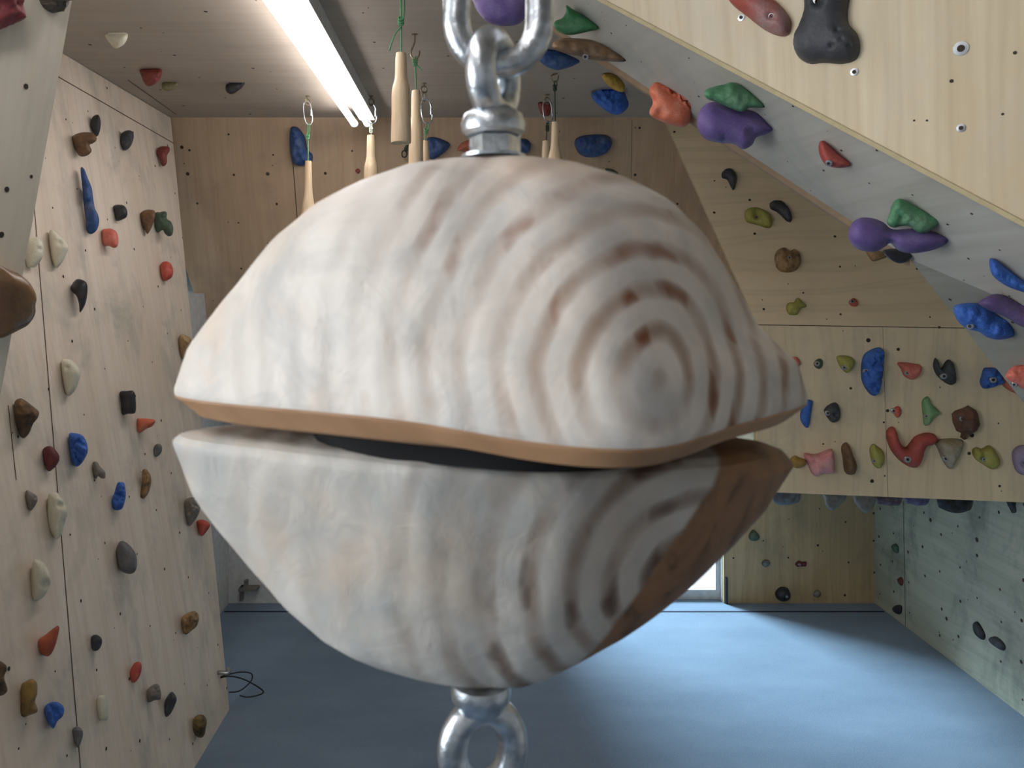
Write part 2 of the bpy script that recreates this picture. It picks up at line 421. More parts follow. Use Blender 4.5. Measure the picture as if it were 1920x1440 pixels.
# jutting wall body on the right: sloping face, upright face, side, underside
pa = PL_p1.hit(1238, 205); pb = PL_p1.hit(1420, 608.5)
ptr = Vector((2.07, 0, 0))
def onY(pl, x, z):  # point of plane pl at given x, z
    n = pl.n; y = pl.o.y-(n.x*(x-pl.o.x)+n.z*(z-pl.o.z))/n.y; return Vector((x, y, z))
pr = onY(PL_p1, 2.07, PL_p1.hit(1800, 614).z); pt = onY(PL_p1, 2.07, CZ)
pa = onY(PL_p1, .826, CZ)
panel('wall_right_slope', PL_p1, [pa, pb, pr, pt], M_p1, .018, grid=.17, seed=21, gr=.0052, label='pale sloping plywood face above the jutting wall')
e0 = PL_p2.hit(1420, 609); e1 = PL_p2.hit(1420, 922); e2 = onY(PL_p2, 2.07, v0.z); e3 = onY(PL_p2, 2.07, e0.z)
panel('wall_right_jutting', PL_p2, [e0, e1, e2, e3], M_p2, .018, grid=.23, seed=22, gr=.0045,
      seams=[((1655, 612), (1665, 935), .0010), ((1420, 609), (1990, 618), .003)],
      dots=[(1628, 638, .008), (1684, 655, .006), (1595, 728, .005), (1822, 816, .008), (1817, 850, .006), (1635, 902, .007), (1664, 770, .006)],
      label='pale upright plywood face of the jutting wall full of holds')
mb = MB()
s1 = Vector((e1.x*4/e1.y*1.04, 4, .585)); s0 = Vector((s1.x, 4, e0.z)); s2 = Vector((s1.x, 4, CZ))  # unseen back of the underside is lowered to widen its cast shadow
mb.add([e1, e0, s0, s1], [(0, 1, 2, 3)]); mb.add([e0, pa, s2, s0], [(0, 1, 2, 3)])
mb.add([e1, s1, (2.07, 4, .585), (2.07, e2.y, e1.z)], [(0, 1, 2, 3)])
o = mb.build('wall_right_side', [M_p2], smooth=False); tag(o, 'side and underside of the jutting wall', 'wall', None, 'structure')
# big top right wall
T0 = A0+(A0-A1)*.6; T1 = A1+(A1-A0)*.55
tr = [T0, T1, T1+Vector((1.2, -.0, .3)), T0+Vector((.5, 0, .9))]
tr = [PL_T.o+(p-PL_T.o)-PL_T.n*PL_T.dist(p) for p in tr]
panel('wall_top_right', PL_T, tr, M_T, .018, dots=[(1880, 214, .002), (1714, 226, .0016), (1738, 226, .0016), (1784, 152, .0028), (1903, 99, .0026)], label='large pale plywood wall at the top right with two big holds')
top_wall = bpy.data.objects['wall_top_right']
for (px, py, r, k) in [(1802, 91, .0105, 0), (1602, 135, .0062, 1), (1802, 240, .0062, 1), (1390, 33, .006, 1)]:
    mb = MB(); q = PL_T.mi@PL_T.hit(px, py)
    mb.lathe([(r, .0), (r, .0015), (r*.55, .0018)], q, (0, 0, 1), 18, 0)
    mb.lathe([(r*.55, .0), (r*.5, .0024)], q, (0, 0, 1), 12, 1)
    mesh_obj('bolt_socket' if k == 0 else 'screw', mb.v, mb.f, [M_bolt, M_hole], (0, 0, 0), top_wall, fm=mb.m)
# strip (edge face) below it
Sa, Sb = A1+(A1-A0)*.5, A0+(A0-A1)*.35
Sc = PL_S.hit(1706, 486); Sd = PL_S.hit(1145, 119); Sdd = Sd+(Sd-Sc)*.75
Se = PL_S.hit(1920, 577); Se2 = Se+(Se-Sc)*.6
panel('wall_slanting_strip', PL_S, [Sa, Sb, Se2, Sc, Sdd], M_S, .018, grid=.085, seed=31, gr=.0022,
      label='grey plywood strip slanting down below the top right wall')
# plywood lip along its top edge and batten along its lower edge
def bar(name, p, q, up, out, w, t, mat, label):
    mb = MB(); up = up.normalized()*w; out = out.normalized()*t
    c = [p, p+up, p+up+out, p+out]; d = [q, q+up, q+up+out, q+out]
    mb.add(c+d, [(0, 1, 2, 3), (7, 6, 5, 4), (0, 4, 5, 1), (1, 5, 6, 2), (2, 6, 7, 3), (3, 7, 4, 0)])
    bm = bmesh.new(); me0 = bpy.data.meshes.new('t')
    o = mb.build(name, [mat], smooth=False)
    bm.from_mesh(o.data); bmesh.ops.recalc_face_normals(bm, faces=bm.faces); bm.to_mesh(o.data); bm.free()
    return tag(o, label, 'trim', None, 'structure')
dirT = (A0-A1).normalized(); inS = dirT.cross(PL_S.n).normalized()
if inS.dot(Sc-A0) > 0: inS = -inS
inT = dirT.cross(PL_T.n).normalized()
if inT.z < 0: inT = -inT
bar('trim_2', Sa, Sb, inT*-1, PL_T.n, .007, .004, M_edge, 'thin plywood edge along the top of the grey strip')
bar('trim_3', Sdd, Sc, Vector((0.1, .2, -1)), Vector((.3, 1, 0)), .013, .02, M_edged, 'brown batten along the lower edge of the grey strip')
# darker face below the strip
ge = PL_G.hit(1920, 756); ge2 = ge+(ge-g0)*.9
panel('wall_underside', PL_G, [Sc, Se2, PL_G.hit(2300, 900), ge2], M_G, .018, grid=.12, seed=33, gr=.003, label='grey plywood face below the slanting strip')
# near left panel
lp = [PL_L.hit(150, -80), PL_L.hit(135, 0), PL_L.hit(60, 420), PL_L.hit(1, 740), PL_L.hit(-55, 1040), PL_L.hit(-420, 1040), PL_L.hit(-420, -80)]
panel('wall_left_near', PL_L, lp, M_leftnear, .016, dots=[(48, 162, .0045), (58, 331, .003), (12, 355, .0045), (2, 440, .005)], label='near plywood panel at the left edge of the picture')
# rest of the room behind the viewer: side walls and rear wall, each with a window opening
mb = MB(); mb.box((2.2, -2.2, 0), (2.3, 4.12, CZ)); tag(mb.build('wall_east', [M_white], smooth=False), 'white side wall behind the right climbing walls', 'wall', None, 'structure')
mb = MB()
mb.box((-2.1, -2.2, 0), (-2.0, 4.12, .9)); mb.box((-2.1, -2.2, 2.2), (-2.0, 4.12, CZ)); mb.box((-2.1, -2.2, .9), (-2.0, -1.3, 2.2)); mb.box((-2.1, .7, .9), (-2.0, 4.12, 2.2))
tag(mb.build('wall_west', [M_white], smooth=False), 'white side wall with a window behind the left climbing wall', 'wall', None, 'structure')
mb = MB(); mb.box((-2.1, -2.3, 0), (2.3, -2.2, CZ)); tag(mb.build('wall_south', [M_white], smooth=False), 'white rear wall behind the viewer', 'wall', None, 'structure')
mb = MB(); mb.box((-2.1, -2.3, CZ+.001), (2.3, 4.12, CZ+.03)); tag(mb.build('roof_slab', [M_white], smooth=False), 'roof above the ceiling boards', 'roof', None, 'structure')

# ------------------------------------------------------------------ holds
bolt_mb = MB()
bolt_mb.lathe([(1, -.9), (1, .12), (.82, .3), (.78, .3)], n=18, mi=0, cap=False)
bolt_mb.lathe([(.78, .3), (.45, .32)], n=18, mi=0, cap=False)
bolt_mb.lathe([(.45, .32), (.42, -.05), (.01, -.05)], n=6, mi=1, cap=False)
bo = bolt_mb.build('bolt', [M_bolt, M_hole]); bolt_mesh = bo.data; bpy.data.objects.remove(bo)

def pdist(x, y, poly):
    best = 1e9
    for i in range(len(poly)):
        x1, y1 = poly[i-1]; x2, y2 = poly[i]; dx, dy = x2-x1, y2-y1
        t = max(0, min(1, ((x-x1)*dx+(y-y1)*dy)/(dx*dx+dy*dy+1e-12)))
        d = (x-x1-dx*t)**2+(y-y1-dy*t)**2
        if d < best: best = d
    return math.sqrt(best)
GRP = {}
def hold(name, pl, outline, mat, label, H=None, anchor=None, Y=None, bolt=None, rough=0., facet=False, pits=(), round_=1., sharp=False, group=None, br=.0085, pitr=5, res=24, cat='climbing hold'):
    """A moulded hold: outline in the photograph's frame laid on its wall (or, for walls seen from the side,
    standing out from the wall at the anchor's distance), then given a domed front and a back that meets the wall."""
    side = anchor is not None or Y is not None
    pts2 = [Vector((p[0], p[1], 0)) for p in outline]
    sm = pts2 if sharp else spline(pts2, 4, True)
    poly = [(p.x, p.y) for p in sm]
    if side:
        if Y is None:
            Y = pl.hit(*anchor).y
        base = lambda x, y: P(x, y, Y)
        nrm = Vector((0, -1, 0))
    else:
        base = pl.hit; nrm = pl.n
        Y = pl.hit(*poly[0]).y
    sc = Y/F
    xs = [p[0] for p in poly]; ys = [p[1] for p in poly]
    size = max(max(xs)-min(xs), max(ys)-min(ys)); small = min(max(xs)-min(xs), max(ys)-min(ys))
    step = max(size/res, small/(res*.6))
    vin = [Vector(p) for p in poly]; ne = len(vin); inner = []
    y = min(ys); k = 0
    while y < max(ys):
        x = min(xs)+(step/2 if k % 2 else 0)
        while x < max(xs):
            if in_poly((x, y), poly):
                d = pdist(x, y, poly)
                if d > step*.42: inner.append(Vector((x, y)))
            x += step
        y += step*.87; k += 1
    # ring just inside the outline keeps the rim round
    allv = vin+inner
    edges = [(i, (i+1) % ne) for i in range(ne)]
    vo, eo, fo, *_ = delaunay_2d_cdt(allv, edges, [], 1, 1e-4)
    D = [pdist(v.x, v.y, poly) for v in vo]; dm = max(D) or 1
    Hm = H if H is not None else dm*sc*1.05
    dr_ = dm*round_
    cx = sum(xs)/len(xs); cy = sum(ys)/len(ys)
    loc = base(cx, cy)
    sd = Vector((cx*.013, cy*.017, Y))
    def hgt(x, y, d):
        t = min(d/dr_, 1); h = Hm*math.sqrt(max(0, 1-(1-t)**2))
        if rough and d > 1e-6:
            q = Vector((x*sc, y*sc, 0))*55+sd
            h += rough*sc*dm*min(1, d/dm*3)*(noise.noise(q)*.8+noise.noise(q*2.3)*.55)
        if facet and d > 1e-6: h += Hm*.3*(noise.cell(Vector((x, y, 0))/max(size/3.2, 1)+sd)-.5)*min(1, d/dm*2)
        for (ax, ay, *rr) in pits:
            r0 = rr[0] if rr else pitr
            q = math.hypot(x-ax, y-ay)/r0
            if q < 1.6: h -= min(Hm*.75, r0*sc*1.4)*math.exp(-q*q*1.4)
        return max(h, 0.0)
    top = []; bot = []
    for v, d in zip(vo, D):
        b0 = base(v.x, v.y); h = hgt(v.x, v.y, d)
        if side:
            # bulge along the line of sight so that the outline stays
            dd = (b0-CAM).normalized()
            t_ = b0-dd*h; b_ = b0+dd*h*.9
            if pl is not None:
                for pnt, L in ((t_, top), (b_, bot)):
                    if pl.dist(pnt) < -.001:
                        den = (pnt-CAM).dot(pl.n)
                        s_ = (pl.o-CAM).dot(pl.n)/den if abs(den) > 1e-6 else 1
                        if .6 < s_ < 1.4: pnt = CAM+(pnt-CAM)*s_
                    L.append(pnt)
            else: top.append(t_); bot.append(b_)
        else:
            top.append(b0+nrm*h); bot.append(b0-nrm*.001)
    nv = len(vo); vs = []; remap = {}
    vs = list(top); faces = []
    for f in fo:
        a_, b_, c_ = [vo[i] for i in f]
        ccw = (b_.x-a_.x)*(c_.y-a_.y)-(b_.y-a_.y)*(c_.x-a_.x)
        f = list(f) if ccw < 0 else list(f)[::-1]
        faces.append(tuple(f))
    for i in range(nv):
        if D[i] < 1e-3: remap[i] = i if side else len(vs)
        else: remap[i] = len(vs)
        if remap[i] == len(vs): vs.append(bot[i])
    for f in list(faces): faces.append(tuple(remap[i] for i in f[::-1]))
    if not side:   # rim wall between the outline's two sheets
        pass
    o = mesh_obj(name, [v-loc for v in vs], faces, mat, loc, None, not facet)
    bm = bmesh.new(); bm.from_mesh(o.data)
    bmesh.ops.remove_doubles(bm, verts=bm.verts, dist=.0012 if not side else .00001)
    bmesh.ops.recalc_face_normals(bm, faces=bm.faces); bm.to_mesh(o.data); bm.free()
    if facet: o.data.polygons.foreach_set('use_smooth', [False]*len(o.data.polygons))
    tag(o, label, cat, group)
    if bolt:
        d = pdist(bolt[0], bolt[1], poly); b0 = base(*bolt); h = hgt(bolt[0], bolt[1], d)
        if side:
            dd = (b0-CAM).normalized(); p = b0-dd*(h+.0015); ax = (-dd*.8+pl.n*.5).normalized()
        else: p = b0+nrm*(h+.0015); ax = (nrm+(CAM-b0).normalized()*.3).normalized()
        bb = bpy.data.objects.new('bolt', bolt_mesh); C.objects.link(bb); bb.parent = o
        bb.location = p-loc; bb.rotation_euler = ax.to_track_quat('Z', 'Y').to_euler(); bb.scale = (br, br, br)
        bb['label'] = 'steel fixing bolt'
    return o

# colours
BLUE = hold_mat((38, 96, 200), (58, 120, 222), 30, .55, .6, .9)
DBLUE = hold_mat((34, 74, 140), (92, 112, 140), 14, .6)
RED = hold_mat((206, 72, 56), (226, 112, 92), 16, .6)
DRED = hold_mat((132, 46, 40), (156, 74, 60), 16, .6)
MAROON = hold_mat((104, 34, 36), (132, 60, 56), 20, .65)
CORAL = hold_mat((226, 104, 84), (236, 140, 118), 18, .6)
ORANGE = hold_mat((228, 104, 66), (236, 150, 118), 12, .6)
PINK = hold_mat((226, 138, 136), (238, 178, 172), 14, .55)
GREEN = hold_mat((70, 140, 92), (122, 164, 128), 12, .58)
BGREEN = hold_mat((36, 128, 66), (120, 170, 130), 10, .62)
DGREEN = hold_mat((66, 88, 66), (92, 110, 84), 20, .6)
LGREEN = hold_mat((112, 168, 104), (140, 180, 124), 14, .6)
OLIVE = hold_mat((166, 160, 62), (186, 180, 96), 16, .6)
MUST = hold_mat((178, 138, 50), (150, 110, 44), 16, .6)
PURP = hold_mat((100, 76, 148), (128, 108, 164), 9, .6)
DPURP = hold_mat((92, 68, 124), (122, 100, 146), 9, .6)
LAV = hold_mat((158, 142, 176), (140, 124, 160), 14, .6)
BLACK = hold_mat((38, 36, 42), (58, 56, 60), 18, .62, .5)
CHAR = hold_mat((54, 56, 62), (88, 90, 96), 14, .6)
GREY = hold_mat((104, 104, 106), (132, 130, 126), 16, .6)
GREYB = hold_mat((134, 124, 114), (108, 98, 90), 22, .58)
CREAM = hold_mat((222, 216, 190), (206, 200, 172), 16, .6, .45, .15)
BROWN = hold_mat((120, 84, 48), (88, 60, 38), 16, .58)
BROWND = hold_mat((128, 92, 54), (48, 34, 26), 13, .5)
TAN = hold_mat((186, 150, 100), (132, 98, 60), 24, .55)
TANCR = hold_mat((170, 130, 80), (74, 48, 30), 40, .56)
WOODH = TAN
YELW = hold_mat((190, 150, 44), (150, 112, 36), 18, .6)

def cm(seq): return [tuple(p) for p in seq]
HOLDS = []
def h(*a, **k): hold('climbing_hold', *a, **k)

# --- ceiling
h(PL_ceil, cm([(197,64),(220,61),(238,62),(239,72),(232,84),(218,91),(207,83)]), CREAM, 'cream cone hold on the ceiling near the left panel', anchor=(216,64), pits=[(213,83,6)])
h(PL_ceil, cm([(262,131),(280,129),(300,129),(304,137),(300,148),(290,158),(278,162),(270,155),(265,143)]), DRED, 'dark red hold on the ceiling beside the small olive one', anchor=(282,130), rough=.2)
h(PL_ceil, cm([(304,156),(318,154),(332,155),(333,162),(325,168),(316,171),(305,167)]), hold_mat((122,112,62)), 'small olive hold on the ceiling beside the dark red one', anchor=(318,155))
h(PL_ceil, cm([(424,159),(437,152),(458,154),(455,163),(443,173),(433,177),(424,171)]), BLACK, 'black hold on the ceiling between left wall and tube light', anchor=(440,158), rough=.2)
h(PL_ceil, cm([(1008,108),(1018,93),(1040,94),(1085,112),(1078,122),(1055,130),(1040,131),(1020,122)]), DBLUE, 'blue ceiling hold behind the driftwood-like wooden hold', anchor=(1045,99), rough=.2)
h(PL_ceil, cm([(1128,143),(1135,136),(1148,138),(1162,146),(1172,160),(1170,172),(1155,170),(1140,160)]), YELW, 'yellow ceiling hold above the blue one by the slanting strip', anchor=(1140,141), rough=.4)
h(PL_ceil, cm([(1110,175),(1130,168),(1165,168),(1176,185),(1178,200),(1165,213),(1148,214),(1130,203),(1113,188)]), BLUE, 'blue ceiling hold right under the yellow one', anchor=(1145,173), rough=.5)
h(PL_ceil, cm([(1009,193),(1022,191),(1034,192),(1033,212),(1025,218),(1014,212)]), DRED, 'small dark red ceiling hold behind the right carabiner', anchor=(1022,196))
# --- near left panel
h(PL_L, cm([(-40,-30),(25,-20),(33,10),(36,30),(30,40),(0,53),(-40,60)]), hold_mat((150,52,56),(120,40,52),14,.6), 'dark red hold cut off by the top left corner', H=.03, rough=.3)
h(PL_L, cm([(68,-25),(74,2),(84,17),(101,25),(114,17),(121,2),(120,-25)]), hold_mat((112,98,84),(88,74,60),30,.55), 'grey brown hold at the top of the near left panel', H=.03, rough=.4, facet=True)
# --- left wall
LW = [
 ([(172,222),(178,216),(185,216),(189,228),(188,242),(184,254),(179,255),(173,245),(169,235)], BLACK, 'slim black hold touching the top brown hold, left wall', .1, None),
 ([(136,256),(150,249),(168,248),(180,255),(181,263),(174,269),(168,272),(172,283),(163,292),(150,293),(143,283),(138,270)], BROWN, 'brown notched hold high on the left wall under the slim black one', .2, None),
 ([(227,252),(236,245),(246,245),(251,254),(248,268),(241,279),(233,282),(226,270)], CHAR, 'charcoal hold high on the left wall left of the small red one', .3, None),
 ([(294,282),(300,275),(316,275),(318,283),(313,292),(313,305),(307,312),(302,308),(299,298),(294,290)], DRED, 'small dark red hold high by the far edge of the left wall', .1, None),
 ([(151,316),(158,317),(165,335),(172,352),(175,372),(178,390),(184,403),(186,417),(181,432),(171,439),(163,434),(161,415),(157,385),(154,350)], DBLUE, 'long narrow blue hold on the left wall', .9, None),
 ([(213,386),(228,384),(236,389),(239,400),(235,409),(219,414),(215,400)], BLACK, 'black half round hold right of the long blue one', 0, None),
 ([(191,433),(199,429),(210,429),(219,436),(222,450),(220,462),(213,465),(204,461),(193,459)], CORAL, 'coral hold right below the long blue one', 0, None),
 ([(264,400),(272,394),(282,393),(291,397),(289,415),(278,438),(272,432),(265,418)], BROWN, 'brown pointed hold touching a dark green one, left wall', .2, None),
 ([(291,400),(300,398),(308,396),(313,399),(313,410),(321,416),(325,428),(323,440),(316,443),(309,438),(305,431),(296,436),(290,425)], DGREEN, 'dark green hold touching a brown pointed one, left wall', .3, None),
 ([(50,450),(62,444),(73,446),(80,455),(82,468),(79,484),(68,499),(58,502),(50,498),(46,475)], CREAM, 'round cream hold with a bolt hole beside the near left panel', 0, [(75,467,4)]),
 ([(92,435),(103,432),(116,445),(128,462),(125,475),(118,490),(106,503),(99,492),(94,470)], CREAM, 'cream scooped hold right of the round cream one', 0, [(112,455,6)]),
 ([(300,500),(304,492),(313,490),(321,495),(325,508),(322,520),(309,527),(302,518)], RED, 'red hold with a bolt hole near the far edge of the left wall', 0, [(320,504,3)]),
 ([(133,537),(143,524),(155,525),(163,532),(164,548),(160,570),(150,586),(148,570),(143,555),(135,546)], BLACK, 'glossy black hook shaped hold in the middle of the left wall', 0, None),
 ([(336,630),(343,627),(357,634),(359,645),(354,660),(343,674),(338,663),(335,645)], TAN, 'tan hold with a groove at the far edge of the left wall', .2, [(349,645,3)]),
 ([(115,677),(125,673),(137,677),(149,690),(151,703),(146,720),(140,733),(128,743),(121,730),(116,705)], CREAM, 'cream oval hold in the middle of the left wall under the black hook', 0, [(127,690,5)]),
 ([(27,755),(37,747),(46,750),(62,762),(73,772),(71,783),(62,795),(55,812),(44,822),(35,812),(28,785)], BROWND, 'brown pointed hold with a dark band at the left picture edge', .6, None),
 ([(225,735),(238,733),(250,733),(254,745),(254,773),(240,776),(229,777),(227,755)], BLACK, 'square black hold on the left wall above the orange wedge', 0, None),
 ([(257,786),(265,784),(290,787),(287,798),(275,804),(262,812),(257,803)], ORANGE, 'orange wedge hold below the square black one', 0, None),
 ([(129,815),(140,812),(154,816),(162,828),(165,845),(160,858),(152,870),(143,875),(136,868),(131,850)], BLUE, 'blue bubbly hold at the left wall seam, upper of two', 1., None),
 ([(80,845),(88,837),(98,838),(110,852),(111,862),(105,874),(92,884),(84,872)], MAROON, 'maroon hold left of the blue bubbly one', 0, None),
 ([(288,840),(294,832),(302,834),(304,843),(300,852),(292,857),(288,850)], GREY, 'tiny grey hold below and right of the orange wedge', 0, None),
 ([(174,868),(182,866),(188,875),(197,885),(197,896),(190,897),(184,893),(180,898),(175,890)], GREYB, 'small grey brown knob between the two blue bubbly holds', .2, None),
 ([(220,906),(228,904),(234,908),(236,930),(231,950),(225,956),(214,955),(209,940),(214,925)], BLUE, 'small blue bubbly hold, lower of two', 1., None),
 ([(266,886),(271,879),(279,885),(284,900),(280,920),(273,932),(266,935),(263,928),(266,905)], TANCR, 'narrow cracked tan hold right of the small blue bubbly one', .4, None),
 ([(49,920),(60,924),(69,930),(70,940),(58,958),(50,945)], GREYB, 'small grey brown hold left of the large cream one', 0, [(66,933,3)]),
 ([(90,930),(97,923),(110,925),(121,938),(127,960),(120,985),(115,1003),(105,1011),(94,995),(89,965)], CREAM, 'largest cream oval hold at the left wall seam', 0, [(113,947,6),(121,978,4)]),
 ([(346,940),(355,933),(370,934),(376,948),(372,965),(358,985),(352,983),(347,965)], GREYB, 'mottled grey hold half hidden by the hanging wooden ball', .4, [(369,948,5)]),
 ([(369,978),(377,974),(387,977),(394,985),(385,1000),(377,1005),(371,990)], RED, 'small orange red triangular hold beside the hanging wooden ball', 0, None),
 ([(218,1030),(225,1015),(238,1018),(253,1035),(257,1055),(253,1072),(240,1076),(224,1068),(219,1050)], GREY, 'large smooth grey hold on the left wall', 0, None),
 ([(62,1052),(70,1049),(82,1055),(92,1072),(95,1090),(88,1110),(78,1122),(65,1127),(60,1115),(58,1080)], CREAM, 'cream hold with a wide open cup, left wall', 0, [(85,1095,9)]),
 ([(72,1200),(85,1190),(100,1178),(109,1173),(111,1182),(102,1215),(92,1230),(80,1228),(73,1218)], hold_mat((200,92,60),(170,70,50),14,.6), 'orange brown hold shaped like a snout low on the left wall', 0, None),
 ([(171,1195),(180,1190),(190,1196),(191,1207),(184,1219),(173,1218)], CHAR, 'small dark grey hold right of the orange snout', .2, None),
 ([(-16,1238),(8,1244),(13,1255),(8,1270),(14,1295),(0,1305),(-16,1300)], BROWND, 'brown hold cut off by the left picture edge', .3, None),
 ([(40,1285),(48,1278),(60,1273),(69,1280),(70,1300),(66,1315),(71,1333),(58,1340),(40,1342),(39,1310)], hold_mat((176,136,62),(96,70,42),9,.56), 'upright tan brown hold left of the lowest blue one', 0, None),
 ([(84,1325),(95,1317),(110,1317),(120,1328),(118,1342),(108,1352),(100,1366),(92,1358),(85,1342)], BLUE, 'lowest blue hold on the left wall', .8, None),
 ([(244,1258),(252,1243),(262,1241),(266,1250),(262,1268),(252,1280),(244,1274)], RED, 'small bright red hold low on the left wall', 0, None),
 ([(182,1309),(195,1303),(201,1312),(203,1345),(195,1351),(184,1345)], CREAM, 'narrow white hold low at the left wall seam', 0, None),
 ([(275,1296),(287,1284),(297,1284),(302,1298),(301,1311),(290,1313),(279,1316)], GREYB, 'grey hold with a dark hole left of the charcoal leaf', .4, [(291,1292,4)]),
 ([(310,1312),(322,1297),(331,1308),(329,1320),(320,1338),(311,1344),(308,1330)], CHAR, 'charcoal leaf shaped hold low on the left wall', 0, None),
 ([(340,1160),(350,1150),(365,1146),(373,1155),(370,1172),(360,1182),(348,1190),(341,1178)], TANCR, 'round brown cracked hold near the far edge of the left wall', .6, [(367,1154,5)]),
 ([(362,1350),(370,1341),(382,1341),(388,1352),(386,1365),(382,1380),(372,1383),(362,1370)], hold_mat((150,122,62),(34,30,28),13,.5), 'lowest hold on the left wall, brown with a black underside', .2, None),
 ([(136,1368),(145,1362),(155,1370),(154,1385),(146,1402),(139,1388)], GREY, 'small grey drop shaped hold at the bottom of the left wall', .1, None),
]
for pts, mt, lab, rg, pits in LW:
    lx = min(p[0] for p in pts); cy = sum(p[1] for p in pts)/len(pts)
    h(PL_left, pts, mt, lab, anchor=(lx+1, cy), rough=rg*1.1, pits=pits or ())
# wooden disc hold on the near left panel
h(PL_L, cm([(-40,494),(0,499),(22,509),(38,525),(48,550),(46,580),(36,602),(15,618),(-40,628)]), hold_mat((150,108,64),(96,66,42),7,.5,.35,.2), 'round varnished wooden hold cut off by the left picture edge', H=.045, pits=[(37,565,7)], round_=.7)
# --- back overhang
for pts, mt, lab in [
 ([(545,240),(552,237),(562,242),(572,258),(577,280),(586,290),(584,305),(565,311),(550,306),(544,285),(543,255)], DBLUE, 'dark blue hold behind the leftmost hanging peg'),
 ([(800,262),(815,257),(840,266),(843,275),(830,288),(812,299),(802,292)], DBLUE, 'blue hold on the back overhang just left of the orange one'),
 ([(857,280),(868,266),(892,262),(900,275),(884,287),(862,283)], hold_mat((190,96,66),(160,84,60),14,.6), 'orange hold on the back overhang beside the eye bolt'),
 ([(966,264),(985,260),(995,270),(991,285),(975,291),(962,286)], DBLUE, 'small blue hold just right of the eye bolt nut'),
 ([(1077,270),(1083,258),(1100,253),(1130,252),(1145,258),(1147,272),(1135,288),(1110,295),(1088,290)], DBLUE, 'wide blue hold on the back overhang right of the pegs'),
 ([(1134,317),(1148,317),(1160,326),(1150,330)], DGREEN, 'tiny dark green hold low on the back overhang'),
 ([(666,320),(671,316),(676,320),(672,326)], DRED, 'tiny red hold on the back overhang by the white peg'),
]:
    h(PL_over, pts, mt, lab, rough=.3)
# --- slanting strip
S = PL_S
h(S, cm([(883,-30),(888,5),(898,25),(915,42),(940,49),(970,46),(988,30),(1000,5),(1010,-35)]), PURP, 'purple ball hold behind the steel link at the top', Y=1.52, H=.055, pits=[(930,22,4)])
h(S, cm([(1062,10),(1075,18),(1095,30),(1123,52),(1100,60),(1068,66),(1048,60),(1038,48),(1042,39),(1054,34),(1061,22)]), BGREEN, 'bright green hold at the top end of the slanting strip', anchor=(1110,42))
h(S, cm([(1035,84),(1045,74),(1060,71),(1110,75),(1145,92),(1174,114),(1140,115),(1108,112),(1088,106),(1060,100),(1040,92)]), hold_mat((150,112,76),(84,62,44),12,.56), 'driftwood-like wooden hold under the bright green one', anchor=(1160,106), rough=.5, bolt=(1098,106), br=.007)
h(S, cm([(1222,160),(1232,154),(1255,165),(1290,188),(1296,205),(1295,225),(1285,237),(1268,237),(1240,228),(1221,218),(1218,207),(1224,192),(1217,172)]), ORANGE, 'orange hold on the slanting strip', anchor=(1262,185), pits=[(1238,210,9)])
h(S, cm([(1307,225),(1315,203),(1335,191),(1370,196),(1400,205),(1420,212),(1440,232),(1449,243),(1435,252),(1418,258),(1410,272),(1393,280),(1375,270),(1350,268),(1325,262),(1310,245)]), PURP, 'purple hold with a round knob on the middle of the slanting strip', anchor=(1440,243), H=.045, pits=[(1408,245,7),(1358,258,7)])
h(S, cm([(1321,170),(1340,162),(1358,158),(1372,154),(1390,160),(1415,180),(1432,197),(1430,202),(1405,202),(1392,210),(1370,203),(1345,192),(1325,185)]), GREEN, 'chalky green hold above the middle purple one', anchor=(1424,192), rough=.3)
h(S, cm([(1536,268),(1543,264),(1555,272),(1575,290),(1595,307),(1590,313),(1570,315),(1550,310),(1540,298),(1535,282)]), hold_mat((176,58,52),(200,90,76),14,.6), 'red half moon hold on the slanting strip', anchor=(1568,285), bolt=(1554,306), br=.006, H=.022)
h(S, cm([(1590,440),(1598,418),(1615,408),(1640,410),(1658,418),(1675,430),(1720,428),(1750,434),(1777,448),(1770,460),(1745,470),(1710,475),(1685,470),(1670,456),(1660,462),(1640,472),(1610,468),(1595,455)]), PURP, 'purple hold with a ball and a wing low on the slanting strip', anchor=(1765,448), H=.042)
h(S, cm([(1672,385),(1682,373),(1695,374),(1720,388),(1740,400),(1760,417),(1745,432),(1725,438),(1705,425),(1690,424),(1675,427),(1663,418),(1668,400)]), GREEN, 'green hold above the winged purple one', anchor=(1745,410), rough=.3, pits=[(1690,408,7)])
h(S, cm([(1655,470),(1680,466),(1705,474),(1709,482),(1700,491),(1685,494),(1668,486)]), BLACK, 'black hold under the winged purple one', anchor=(1700,472))
h(S, cm([(1855,487),(1865,486),(1885,500),(1920,527),(1945,545),(1930,550),(1910,545),(1885,535),(1860,515)]), BLUE, 'blue bubbly hold at the right end of the slanting strip', anchor=(1895,510), rough=.8, H=.025)
h(PL_G, cm([(1835,568),(1850,556),(1868,551),(1890,556),(1915,570),(1955,590),(1955,625),(1915,612),(1895,600),(1875,590),(1850,580)]), DPURP, 'purple hold cut off by the right picture edge', anchor=(1900,570), H=.03)
h(PL_G, cm([(1788,585),(1792,572),(1820,568),(1848,573),(1870,590),(1892,605),(1902,625),(1895,633),(1870,637),(1850,632),(1835,622),(1815,617),(1798,605)]), BLUE, 'large blue bubbly hold below the purple one at the right edge', anchor=(1870,600), rough=.5, bolt=(1819,611), br=.006, H=.035)
h(PL_G, cm([(1885,705),(1895,690),(1910,685),(1945,688),(1955,720),(1938,738),(1905,722),(1890,712)]), CORAL, 'bright red hold cut off by the right picture edge', anchor=(1920,695), rough=.3, bolt=(1902,721), br=.005)
